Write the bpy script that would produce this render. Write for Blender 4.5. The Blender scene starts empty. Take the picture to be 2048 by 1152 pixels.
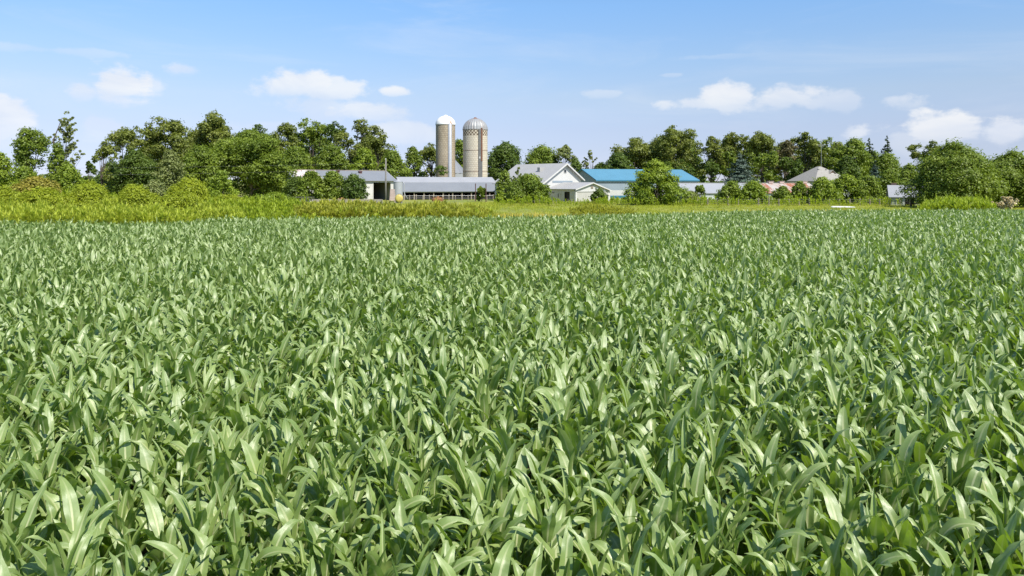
import bpy, math, random
import numpy as np

# ------------------------------------------------------------------ scene basics
scene = bpy.context.scene
COL = scene.collection
HC = 3.6            # camera height above the ground
F = 1400.0          # focal length in pixels of the 2048-wide photograph
HY = 365.0          # row of the horizon in the photograph
PI = math.pi
R = math.radians
SUN_AZ = R(141)     # compass angle of the sun, clockwise from +Y (the view direction)
SUN_EL = R(51)


def at(px, py, d):
    """photo pixel at depth d -> world point"""
    return ((px - 1024.0) / F * d, d, HC + (HY - py) / F * d)


def gx(px, d):
    return (px - 1024.0) / F * d


def gz(py, d):
    return HC + (HY - py) / F * d


def gh(x, y):
    """ground height: a low bank under the scrub on the left, otherwise level"""
    return 1.0 * np.exp(-(((x + 40.0) / 20.0) ** 2 + ((y - 62.0) / 20.0) ** 2))


# ------------------------------------------------------------------ helpers
def tag(o, label=None, cat=None, group=None, kind=None):
    if label:
        o['label'] = label
    if cat:
        o['category'] = cat
    if group:
        o['group'] = group
    if kind:
        o['kind'] = kind
    return o


def empty(name, loc, rz=0.0, label=None, cat=None, group=None):
    o = bpy.data.objects.new(name, None)
    o.empty_display_size = 0.3
    COL.objects.link(o)
    o.location = loc
    o.rotation_euler = (0, 0, rz)
    return tag(o, label, cat, group)


def mesh_np(name, V, Q, mat, parent=None, uv=None, rnd=None, smooth=False, T=None):
    """one mesh object from numpy vertices and quads (and triangles T)"""
    me = bpy.data.meshes.new(name)
    V = np.asarray(V, np.float32)
    nq = 0 if Q is None else len(Q)
    nt = 0 if T is None else len(T)
    me.vertices.add(len(V))
    me.vertices.foreach_set('co', V.ravel())
    parts = []
    if nq:
        parts.append(np.asarray(Q, np.int32).ravel())
    if nt:
        parts.append(np.asarray(T, np.int32).ravel())
    L = np.concatenate(parts)
    me.loops.add(len(L))
    me.loops.foreach_set('vertex_index', L)
    me.polygons.add(nq + nt)
    st = np.concatenate([np.arange(nq) * 4, nq * 4 + np.arange(nt) * 3]).astype(np.int32)
    tot = np.concatenate([np.full(nq, 4), np.full(nt, 3)]).astype(np.int32)
    me.polygons.foreach_set('loop_start', st)
    me.polygons.foreach_set('loop_total', tot)
    if smooth:
        me.polygons.foreach_set('use_smooth', np.ones(nq + nt, bool))
    if uv is not None:
        u = me.uv_layers.new(name='UVMap')
        u.data.foreach_set('uv', np.asarray(uv, np.float32)[L].ravel())
    if rnd is not None:
        a = me.attributes.new('rnd', 'FLOAT', 'POINT')
        a.data.foreach_set('value', np.asarray(rnd, np.float32))
    me.update(calc_edges=True)
    me.materials.append(mat)
    o = bpy.data.objects.new(name, me)
    COL.objects.link(o)
    if parent is not None:
        o.parent = parent
    return o


class MB:
    """collects faces, builds ONE mesh object"""

    def __init__(s):
        s.v, s.f, s.uv = [], [], []

    def quadset(s, verts, faces, uvs=None):
        b = len(s.v)
        s.v += [tuple(p) for p in verts]
        s.uv += [tuple(p) for p in (uvs if uvs is not None else [(0, 0)] * len(verts))]
        s.f += [tuple(b + i for i in f) for f in faces]
        return s

    def box(s, x0, x1, y0, y1, z0, z1):
        return s.quadset([(x0, y0, z0), (x1, y0, z0), (x1, y1, z0), (x0, y1, z0), (x0, y0, z1), (x1, y0, z1), (x1, y1, z1), (x0, y1, z1)],
                         [(0, 3, 2, 1), (4, 5, 6, 7), (0, 1, 5, 4), (1, 2, 6, 5), (2, 3, 7, 6), (3, 0, 4, 7)])

    def prism_x(s, prof, x0, x1):
        """profile of (y, z) points extruded along x"""
        n = len(prof)
        v = [(x0, y, z) for y, z in prof] + [(x1, y, z) for y, z in prof]
        f = [tuple(range(n)), tuple(range(2 * n - 1, n - 1, -1))]
        f += [(i, i + n, (i + 1) % n + n, (i + 1) % n) for i in range(n)]
        return s.quadset(v, f)

    def tube(s, pts, rad, n=6, cap=True):
        pts = [np.array(p, float) for p in pts]
        m = len(pts)
        rr = rad if hasattr(rad, '__len__') else [rad] * m
        v, f = [], []
        for i, p in enumerate(pts):
            d = pts[min(i + 1, m - 1)] - pts[max(i - 1, 0)]
            d /= (np.linalg.norm(d) + 1e-9)
            a = np.cross(d, (0, 0, 1.0)) if abs(d[2]) < 0.9 else np.cross(d, (1.0, 0, 0))
            a /= (np.linalg.norm(a) + 1e-9)
            b = np.cross(d, a)
            for k in range(n):
                t = 2 * PI * k / n
                v.append(p + (a * math.cos(t) + b * math.sin(t)) * rr[i])
        for i in range(m - 1):
            for k in range(n):
                k2 = (k + 1) % n
                f.append((i * n + k, i * n + k2, (i + 1) * n + k2, (i + 1) * n + k))
        if cap:
            f.append(tuple(range(n - 1, -1, -1)))
            f.append(tuple((m - 1) * n + k for k in range(n)))
        return s.quadset(v, f)

    def lathe(s, prof, cx=0, cy=0, n=32, ribs=0, rib=0.0):
        """(r, z) profile turned about the vertical through cx, cy; uv = metres round, metres up"""
        v, f, uv = [], [], []
        R0 = max(p[0] for p in prof)
        m = len(prof)
        for (r, z) in prof:
            for k in range(n + 1):
                t = 2 * PI * k / n
                q = r * (1 + (rib if (ribs and k % 2) else 0))
                v.append((cx + q * math.cos(t), cy + q * math.sin(t), z))
                uv.append((t * R0, z))
        for i in range(m - 1):
            for k in range(n):
                f.append((i * (n + 1) + k, i * (n + 1) + k + 1, (i + 1) * (n + 1) + k + 1, (i + 1) * (n + 1) + k))
        return s.quadset(v, f, uv)

    def build(s, name, mat, parent=None, smooth=False):
        me = bpy.data.meshes.new(name)
        me.from_pydata([tuple(map(float, p)) for p in s.v], [], s.f)
        u = me.uv_layers.new(name='UVMap')
        li = np.zeros(len(me.loops), np.int32)
        me.loops.foreach_get('vertex_index', li)
        u.data.foreach_set('uv', np.asarray(s.uv, np.float32)[li].ravel())
        if smooth:
            me.polygons.foreach_set('use_smooth', np.ones(len(me.polygons), bool))
        me.materials.append(mat)
        me.update()
        o = bpy.data.objects.new(name, me)
        COL.objects.link(o)
        if parent is not None:
            o.parent = parent
        return o


# ------------------------------------------------------------------ materials
class NT:
    def __init__(s, tree):
        s.t = tree

    def n(s, typ, **kw):
        x = s.t.nodes.new(typ)
        for k, v in kw.items():
            setattr(x, k, v)
        return x

    def link(s, a, b):
        s.t.links.new(a, b)

    def set(s, sock, v):
        if isinstance(v, bpy.types.NodeSocket):
            s.link(v, sock)
        else:
            sock.default_value = v

    def math(s, op, a, b=0.0, c=0.0, clamp=False):
        x = s.n('ShaderNodeMath', operation=op, use_clamp=clamp)
        for i, v in enumerate((a, b, c)):
            s.set(x.inputs[i], v)
        return x.outputs[0]

    def maprange(s, v, a, b, c=0.0, d=1.0, smooth=True):
        x = s.n('ShaderNodeMapRange')
        if smooth:
            x.interpolation_type = 'SMOOTHSTEP'
        for i, q in enumerate((v, a, b, c, d)):
            s.set(x.inputs[i], q)
        return x.outputs[0]

    def mix(s, f, a, b, blend='MIX'):
        x = s.n('ShaderNodeMix', data_type='RGBA', blend_type=blend)
        s.set(x.inputs[0], f)
        s.set(x.inputs[6], a if isinstance(a, bpy.types.NodeSocket) else (*a, 1))
        s.set(x.inputs[7], b if isinstance(b, bpy.types.NodeSocket) else (*b, 1))
        return x.outputs[2]

    def noise(s, vec, scale, detail=4.0, rough=0.55, dist=0.0):
        x = s.n('ShaderNodeTexNoise')
        if vec is not None:
            s.link(vec, x.inputs['Vector'])
        x.inputs['Scale'].default_value = scale
        x.inputs['Detail'].default_value = detail
        x.inputs['Roughness'].default_value = rough
        x.inputs['Distortion'].default_value = dist
        return x.outputs[0]

    def mapping(s, vec, scale=(1, 1, 1), loc=(0, 0, 0), rot=(0, 0, 0)):
        x = s.n('ShaderNodeMapping')
        s.link(vec, x.inputs[0])
        x.inputs[1].default_value = loc
        x.inputs[2].default_value = rot
        x.inputs[3].default_value = scale
        return x.outputs[0]


def new_mat(name):
    m = bpy.data.materials.new(name)
    m.use_nodes = True
    nt = NT(m.node_tree)
    b = m.node_tree.nodes['Principled BSDF']
    return m, nt, b


def plain(name, c, rough=0.6, metal=0.0, var=0.25, scale=1.5, c2=None, spec=0.5):
    """base colour with a soft irregular variation"""
    m, nt, b = new_mat(name)
    tc = nt.n('ShaderNodeTexCoord').outputs['Object']
    n1 = nt.noise(tc, scale, 6, 0.65)
    c2 = c2 or tuple(x * (1 - var) for x in c)
    col = nt.mix(nt.maprange(n1, 0.35, 0.7), c, c2)
    nt.link(col, b.inputs['Base Color'])
    b.inputs['Roughness'].default_value = rough
    b.inputs['Metallic'].default_value = metal
    b.inputs['Specular IOR Level'].default_value = spec
    return m


def sheet_metal(name, c, stain, axis='X', pitch=4.5, rough=0.45, metal=0.0, amount=0.5, stain_scale=0.5, streak=(0.5, 3, 3), edge=None):
    """ribbed sheet: ribs as bump, stains and streaks as real marks"""
    m, nt, b = new_mat(name)
    tc = nt.n('ShaderNodeTexCoord').outputs['Object']
    w = nt.n('ShaderNodeTexWave', wave_type='BANDS', bands_direction=axis)
    nt.link(tc, w.inputs['Vector'])
    w.inputs['Scale'].default_value = pitch
    bump = nt.n('ShaderNodeBump')
    bump.inputs['Strength'].default_value = 0.25
    bump.inputs['Distance'].default_value = 0.03
    nt.link(w.outputs[0], bump.inputs['Height'])
    nt.link(bump.outputs[0], b.inputs['Normal'])
    n1 = nt.noise(nt.mapping(tc, streak), stain_scale, 7, 0.65)
    n2 = nt.noise(tc, 0.35, 3)
    f = nt.maprange(n1, *(edge or (0.62 - 0.25 * amount, 0.78 - 0.1 * amount)))
    col = nt.mix(nt.math('MULTIPLY', f, amount), c, stain)
    col = nt.mix(nt.maprange(n2, 0.3, 0.75, 0, 0.35), col, tuple(x * 0.75 for x in c))
    nt.link(col, b.inputs['Base Color'])
    b.inputs['Roughness'].default_value = rough
    b.inputs['Metallic'].default_value = metal
    return m


def siding(name, c, dirt, pitch=7.0):
    m, nt, b = new_mat(name)
    tc = nt.n('ShaderNodeTexCoord').outputs['Object']
    w = nt.n('ShaderNodeTexWave', wave_type='BANDS', bands_direction='Z', wave_profile='SAW')
    nt.link(tc, w.inputs['Vector'])
    w.inputs['Scale'].default_value = pitch
    line = nt.maprange(w.outputs[0], 0.86, 0.97)
    n1 = nt.noise(nt.mapping(tc, (1, 1, 0.4)), 1.6, 6, 0.7)
    col = nt.mix(nt.maprange(n1, 0.5, 0.75, 0, 0.6), c, dirt)
    col = nt.mix(nt.math('MULTIPLY', line, 0.55), col, tuple(x * 0.45 for x in c))
    nt.link(col, b.inputs['Base Color'])
    b.inputs['Roughness'].default_value = 0.6
    bump = nt.n('ShaderNodeBump')
    bump.inputs['Strength'].default_value = 0.5
    bump.inputs['Distance'].default_value = 0.04
    nt.link(w.outputs[0], bump.inputs['Height'])
    nt.link(bump.outputs[0], b.inputs['Normal'])
    return m


def leaf_mat(name, a, bcol, trans, tmix=0.25, rough=0.55, spec=0.3, patch=0.25):
    m, nt, b = new_mat(name)
    at_ = nt.n('ShaderNodeAttribute', attribute_name='rnd').outputs['Fac']
    geo = nt.n('ShaderNodeNewGeometry').outputs['Position']
    n1 = nt.noise(geo, patch, 3)
    f = nt.math('ADD', nt.math('MULTIPLY', at_, 0.6), nt.math('MULTIPLY', nt.maprange(n1, 0.35, 0.65), 0.4))
    col = nt.mix(f, a, bcol)
    nt.link(col, b.inputs['Base Color'])
    b.inputs['Roughness'].default_value = rough
    b.inputs['Specular IOR Level'].default_value = spec
    t = nt.n('ShaderNodeBsdfTranslucent')
    nt.link(nt.mix(f, trans, tuple(x * 1.25 for x in trans)), t.inputs[0])
    mx = nt.n('ShaderNodeMixShader')
    mx.inputs[0].default_value = tmix
    nt.link(b.outputs[0], mx.inputs[1])
    nt.link(t.outputs[0], mx.inputs[2])
    nt.link(mx.outputs[0], m.node_tree.nodes['Material Output'].inputs[0])
    return m


M = {}
# foliage: (darker leaf, lighter leaf, light coming through)
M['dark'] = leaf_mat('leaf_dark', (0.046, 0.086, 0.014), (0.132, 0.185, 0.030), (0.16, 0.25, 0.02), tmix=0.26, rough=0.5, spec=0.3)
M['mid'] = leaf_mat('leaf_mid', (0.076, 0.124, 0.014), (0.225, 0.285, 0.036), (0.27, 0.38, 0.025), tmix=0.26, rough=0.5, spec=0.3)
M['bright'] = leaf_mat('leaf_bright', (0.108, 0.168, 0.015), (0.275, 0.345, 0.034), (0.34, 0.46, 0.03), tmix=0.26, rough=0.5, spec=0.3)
M['lime'] = leaf_mat('leaf_lime', (0.18, 0.235, 0.016), (0.34, 0.385, 0.028), (0.42, 0.50, 0.03), tmix=0.35)
M['olive'] = leaf_mat('leaf_olive', (0.082, 0.112, 0.020), (0.238, 0.268, 0.054), (0.27, 0.33, 0.03), tmix=0.26, rough=0.5, spec=0.3)
M['brown'] = leaf_mat('leaf_brown', (0.094, 0.088, 0.033), (0.176, 0.149, 0.066), (0.165, 0.154, 0.033))
M['grey'] = leaf_mat('leaf_grey', (0.115, 0.145, 0.044), (0.270, 0.305, 0.100), (0.28, 0.34, 0.065), tmix=0.26, rough=0.5, spec=0.3)
M['spruce'] = leaf_mat('needle_blue', (0.057, 0.098, 0.069), (0.132, 0.178, 0.132), (0.069, 0.115, 0.069), tmix=0.1)
M['fir'] = leaf_mat('needle_dark', (0.036, 0.066, 0.026), (0.072, 0.108, 0.042), (0.060, 0.108, 0.036), tmix=0.1)
M['russet'] = leaf_mat('leaf_russet', (0.20, 0.20, 0.028), (0.36, 0.30, 0.05), (0.38, 0.38, 0.04))
M['cream'] = leaf_mat('flower_cream', (0.40, 0.36, 0.16), (0.80, 0.70, 0.45), (0.6, 0.5, 0.3), tmix=0.3)
M['bark'] = plain('bark', (0.085, 0.065, 0.048), 0.9, c2=(0.045, 0.035, 0.028))
M['bark_pale'] = plain('bark_pale', (0.20, 0.165, 0.125), 0.9, c2=(0.11, 0.09, 0.07))
# weeds and grass
M['weed_yellow'] = leaf_mat('weed_yellow', (0.275, 0.335, 0.030), (0.46, 0.505, 0.060), (0.53, 0.62, 0.06), tmix=0.40, patch=0.35)
M['weed_green'] = leaf_mat('weed_green', (0.185, 0.260, 0.016), (0.34, 0.41, 0.03), (0.42, 0.53, 0.03), tmix=0.38, patch=0.35)
M['weed_olive'] = leaf_mat('weed_olive', (0.21, 0.225, 0.03), (0.44, 0.44, 0.05), (0.46, 0.49, 0.05), tmix=0.38, patch=0.35)
M['stem'] = leaf_mat('weed_stem', (0.12, 0.085, 0.03), (0.24, 0.17, 0.06), (0.1, 0.08, 0.02), tmix=0.1)
M['grass'] = leaf_mat('grass_blade', (0.21, 0.265, 0.022), (0.40, 0.42, 0.045), (0.44, 0.49, 0.04), tmix=0.35, patch=0.12)
M['gold'] = leaf_mat('grass_gold', (0.40, 0.34, 0.045), (0.58, 0.48, 0.10), (0.52, 0.45, 0.08), tmix=0.3, patch=0.2)
# buildings
M['galv'] = sheet_metal('galvanised_roof', (0.202, 0.215, 0.232), (0.258, 0.163, 0.103), amount=0.15, rough=0.5)
M['galv_pale'] = sheet_metal('pale_steel_roof', (0.310, 0.318, 0.335), (0.275, 0.241, 0.206), amount=0.2, rough=0.5)
M['galv_bin'] = sheet_metal('galvanised_bin', (0.344, 0.361, 0.378), (0.275, 0.206, 0.155), axis='Z', pitch=6, amount=0.25, rough=0.45, streak=(3, 3, 0.4))
M['old_roof'] = sheet_metal('weathered_roof', (0.36, 0.355, 0.345), (0.30, 0.26, 0.22), amount=0.35, rough=0.6, stain_scale=0.7)
M['rust_roof'] = sheet_metal('rusted_roof', (0.40, 0.36, 0.33), (0.28, 0.080, 0.026), amount=0.95, rough=0.75, stain_scale=1.0, streak=(1.3, 0.16, 0.16), edge=(0.44, 0.53))
M['blue_roof'] = sheet_metal('blue_roof', (0.098, 0.250, 0.345), (0.115, 0.250, 0.32), amount=0.2, rough=0.4)
M['blue_door'] = sheet_metal('blue_door', (0.035, 0.16, 0.26), (0.03, 0.12, 0.2), amount=0.3, rough=0.5, pitch=3)
M['white_steel'] = sheet_metal('white_steel', (0.504, 0.504, 0.490), (0.360, 0.338, 0.302), amount=0.2, rough=0.5, streak=(3, 3, 0.4))
M['bluegrey'] = sheet_metal('bluegrey_sheet', (0.252, 0.300, 0.342), (0.216, 0.252, 0.288), amount=0.2, rough=0.5, streak=(3, 3, 0.4))
M['white_wall'] = plain('white_painted_wall', (0.547, 0.533, 0.504), 0.7, c2=(0.446, 0.425, 0.389), scale=0.8)
M['siding'] = siding('white_siding', (0.576, 0.569, 0.547), (0.475, 0.454, 0.410), 2.2)
M['peeling'] = siding('peeling_white_siding', (0.475, 0.461, 0.432), (0.288, 0.259, 0.216), 1.9)
M['trim'] = plain('white_trim', (0.576, 0.569, 0.554), 0.55, c2=(0.490, 0.475, 0.446))
M['pale_shed'] = plain('pale_grey_board', (0.447, 0.482, 0.473), 0.7, c2=(0.344, 0.370, 0.361))
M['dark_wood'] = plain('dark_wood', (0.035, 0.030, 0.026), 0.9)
M['post_wood'] = plain('weathered_post', (0.310, 0.258, 0.194), 0.85, c2=(0.189, 0.155, 0.120), scale=4)
M['pole_wood'] = plain('grey_pole', (0.215, 0.202, 0.181), 0.85, c2=(0.146, 0.138, 0.125), scale=3)
M['brown_wood'] = plain('brown_board', (0.14, 0.085, 0.055), 0.85)
M['rust'] = plain('rust', (0.20, 0.075, 0.035), 0.85, c2=(0.12, 0.055, 0.03), scale=3)
M['dark_steel'] = plain('dark_steel', (0.13, 0.13, 0.125), 0.55, c2=(0.19, 0.18, 0.16))
M['dark_red'] = plain('dark_red_steel', (0.10, 0.045, 0.04), 0.7)
M['silver'] = plain('silver_steel', (0.40, 0.41, 0.43), 0.35, c2=(0.32, 0.33, 0.35), scale=2)
M['brick'] = plain('chimney_brick', (0.292, 0.189, 0.155), 0.85, c2=(0.206, 0.138, 0.112), scale=6)
M['shingle'] = plain('tan_shingle', (0.300, 0.285, 0.255), 0.85, c2=(0.245, 0.230, 0.205), scale=2.5)
M['glass'] = plain('window_glass', (0.03, 0.04, 0.05), 0.12, spec=0.8)
M['yellow_tank'] = plain('yellow_plastic', (0.533, 0.430, 0.112), 0.45, c2=(0.430, 0.344, 0.095), scale=3)
M['concrete'] = plain('concrete', (0.310, 0.275, 0.232), 0.9, c2=(0.232, 0.206, 0.172), scale=2)
M['hay'] = plain('dry_hay', (0.30, 0.13, 0.06), 0.95, c2=(0.40, 0.24, 0.11), scale=5)
M['white_plastic'] = plain('white_plastic', (0.562, 0.562, 0.554), 0.4, c2=(0.475, 0.475, 0.454), scale=2)
M['pink_board'] = plain('faded_pink_board', (0.499, 0.387, 0.353), 0.8)
M['wire'] = plain('wire', (0.16, 0.16, 0.155), 0.6)
M['dome_white'] = plain('white_dome', (0.80, 0.80, 0.79), 0.4, c2=(0.74, 0.73, 0.71), scale=0.8)


def dome_ribbed():
    m, nt, b = new_mat('ribbed_steel_dome')
    tc = nt.n('ShaderNodeTexCoord').outputs['Object']
    n1 = nt.noise(nt.mapping(tc, (1.4, 1.4, 0.35)), 1.2, 6, 0.65)
    sep = nt.n('ShaderNodeSeparateXYZ')
    nt.link(tc, sep.inputs[0])
    up = nt.maprange(sep.outputs[2], 18.2, 19.35)
    f = nt.math('MULTIPLY', nt.maprange(n1, 0.47, 0.66), nt.math('ADD', 0.4, nt.math('MULTIPLY', up, 0.6)))
    col = nt.mix(f, (0.30, 0.305, 0.305), (0.21, 0.125, 0.08))
    nt.link(col, b.inputs['Base Color'])
    b.inputs['Roughness'].default_value = 0.5
    b.inputs['Metallic'].default_value = 0.15
    return m


M['dome_steel'] = dome_ribbed()


def stave(name, c1, c2, mortar, w=0.62, h=0.46, dirt=(0.2, 0.15, 0.1), dirt_amt=0.5):
    """concrete staves with hoops, laid out in metres round and up the silo"""
    m, nt, b = new_mat(name)
    uv = nt.n('ShaderNodeUVMap').outputs[0]
    br = nt.n('ShaderNodeTexBrick')
    nt.link(uv, br.inputs['Vector'])
    br.inputs['Color1'].default_value = (*c1, 1)
    br.inputs['Color2'].default_value = (*c2, 1)
    br.inputs['Mortar'].default_value = (*mortar, 1)
    br.inputs['Scale'].default_value = 1.0
    br.inputs['Mortar Size'].default_value = 0.035
    br.inputs['Mortar Smooth'].default_value = 0.3
    br.inputs['Brick Width'].default_value = w
    br.inputs['Row Height'].default_value = h
    br.offset = 0.5
    n1 = nt.noise(nt.mapping(uv, (1, 0.25, 1)), 0.9, 6, 0.65)
    n2 = nt.noise(uv, 3.0, 4)
    col = nt.mix(nt.maprange(n1, 0.45, 0.75, 0, dirt_amt), br.outputs[0], dirt)
    col = nt.mix(nt.maprange(n2, 0.5, 0.75, 0, 0.25), col, tuple(x * 0.6 for x in c1))
    nt.link(col, b.inputs['Base Color'])
    b.inputs['Roughness'].default_value = 0.85
    bump = nt.n('ShaderNodeBump')
    bump.inputs['Strength'].default_value = 0.4
    bump.inputs['Distance'].default_value = 0.03
    nt.link(nt.math('SUBTRACT', 1.0, br.outputs[1]), bump.inputs['Height'])
    nt.link(bump.outputs[0], b.inputs['Normal'])
    return m


M['stave_brown'] = stave('brown_staves', (0.41, 0.345, 0.25), (0.35, 0.29, 0.205), (0.20, 0.155, 0.11), dirt=(0.17, 0.13, 0.09), dirt_amt=0.6)
M['stave_cream'] = stave('cream_staves', (0.60, 0.54, 0.43), (0.53, 0.47, 0.37), (0.33, 0.27, 0.20), dirt=(0.36, 0.29, 0.21), dirt_amt=0.35)


def checker():
    m, nt, b = new_mat('checkered_staves')
    uv = nt.n('ShaderNodeUVMap').outputs[0]
    ck = nt.n('ShaderNodeTexChecker')
    nt.link(nt.mapping(uv, (1, 1, 1), (0.01, 0.02, 0.5)), ck.inputs[0])
    ck.inputs[1].default_value = (0.50, 0.44, 0.34, 1)
    ck.inputs[2].default_value = (0.11, 0.075, 0.05, 1)
    ck.inputs[3].default_value = 2.5
    n1 = nt.noise(uv, 2.0, 5)
    col = nt.mix(nt.maprange(n1, 0.45, 0.75, 0, 0.4), ck.outputs[0], (0.25, 0.19, 0.13))
    nt.link(col, b.inputs['Base Color'])
    b.inputs['Roughness'].default_value = 0.85
    return m


M['checker'] = checker()


def corn_leaf_mat():
    m, nt, b = new_mat('maize_leaf')
    uv = nt.n('ShaderNodeUVMap').outputs[0]
    sep = nt.n('ShaderNodeSeparateXYZ')
    nt.link(uv, sep.inputs[0])
    u, v = sep.outputs[0], sep.outputs[1]
    du = nt.math('ABSOLUTE', nt.math('SUBTRACT', u, 0.5))
    rib = nt.math('MULTIPLY', nt.maprange(du, 0.05, 0.10, 1, 0), nt.maprange(v, 0.0, 0.95, 1, 0.15))
    vein = nt.math('SINE', nt.math('MULTIPLY', u, 95.0))
    rn = nt.n('ShaderNodeAttribute', attribute_name='rnd').outputs['Fac']
    pos = nt.n('ShaderNodeNewGeometry').outputs['Position']
    n1 = nt.noise(pos, 7.0, 4)
    n0 = nt.noise(pos, 0.09, 2)
    f = nt.math('ADD', nt.math('MULTIPLY', rn, 0.6), nt.math('MULTIPLY', nt.maprange(n1, 0.3, 0.7), 0.4))
    col = nt.mix(f, CORN_A, CORN_B)
    col = nt.mix(nt.maprange(n0, 0.35, 0.65, 0, 0.35), col, CORN_C)
    col = nt.mix(nt.math('MULTIPLY', nt.maprange(vein, 0.4, 1.0), 0.22), col, (0.13, 0.20, 0.065))
    col = nt.mix(rib, col, (0.60, 0.62, 0.33))
    nt.link(col, b.inputs['Base Color'])
    b.inputs['Roughness'].default_value = CORN_ROUGH
    b.inputs['Specular IOR Level'].default_value = CORN_SPEC
    bump = nt.n('ShaderNodeBump')
    bump.inputs['Strength'].default_value = 0.25
    bump.inputs['Distance'].default_value = 0.004
    nt.link(nt.math('ADD', vein, nt.math('MULTIPLY', n1, 2.0)), bump.inputs['Height'])
    nt.link(bump.outputs[0], b.inputs['Normal'])
    t = nt.n('ShaderNodeBsdfTranslucent')
    nt.link(nt.mix(rib, CORN_T, (0.38, 0.48, 0.12)), t.inputs[0])
    mx = nt.n('ShaderNodeMixShader')
    mx.inputs[0].default_value = 0.27
    nt.link(b.outputs[0], mx.inputs[1])
    nt.link(t.outputs[0], mx.inputs[2])
    nt.link(mx.outputs[0], m.node_tree.nodes['Material Output'].inputs[0])
    return m


CORN_A = (0.120, 0.200, 0.038)
CORN_B = (0.322, 0.412, 0.124)
CORN_C = (0.285, 0.37, 0.13)
CORN_T = (0.34, 0.54, 0.025)
CORN_ROUGH = 0.40
CORN_SPEC = 1.0
M['corn'] = corn_leaf_mat()
M['stalk'] = plain('maize_stalk', (0.13, 0.20, 0.05), 0.6, c2=(0.10, 0.14, 0.035), scale=6)


def ground_mat():
    m, nt, b = new_mat('meadow_ground')
    pos = nt.n('ShaderNodeNewGeometry').outputs['Position']
    n1 = nt.noise(pos, 0.06, 5)
    n2 = nt.noise(nt.mapping(pos, (1, 0.4, 1)), 0.8, 6, 0.65)
    col = nt.mix(nt.maprange(n1, 0.35, 0.65), (0.17, 0.22, 0.024), (0.28, 0.29, 0.04))
    col = nt.mix(nt.maprange(n2, 0.4, 0.7, 0, 0.6), col, (0.17, 0.135, 0.05))
    nt.link(col, b.inputs['Base Color'])
    b.inputs['Roughness'].default_value = 0.95
    return m


M['ground'] = ground_mat()
M['soil'] = plain('field_soil', (0.075, 0.052, 0.035), 0.95, c2=(0.045, 0.032, 0.022), scale=3)
USE_DENOISE = True
EXPOSURE = 0.5
# ------------------------------------------------------------------ camera, light, sky
cam_d = bpy.data.cameras.new('camera')
cam = bpy.data.objects.new('camera', cam_d)
COL.objects.link(cam)
cam.location = (0, 0, HC)
cam.rotation_euler = (R(90), 0, 0)
cam_d.sensor_width = 36.0
cam_d.lens = F / 2048.0 * 36.0
cam_d.shift_y = -(576.0 - HY) / 2048.0
cam_d.clip_start = 0.05
cam_d.clip_end = 20000
scene.camera = cam

sd = bpy.data.lights.new('sun', 'SUN')
sd.energy = 5.0
sd.angle = R(0.53)
sd.color = (1.0, 0.95, 0.86)
sun = bpy.data.objects.new('sun', sd)
COL.objects.link(sun)
# lamp -Z must point away from the sun's place in the sky
sun.rotation_euler = (R(90) - SUN_EL, 0, PI - SUN_AZ)
sun.location = (60, -60, 90)

SKY_STRENGTH = 0.112


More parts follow.
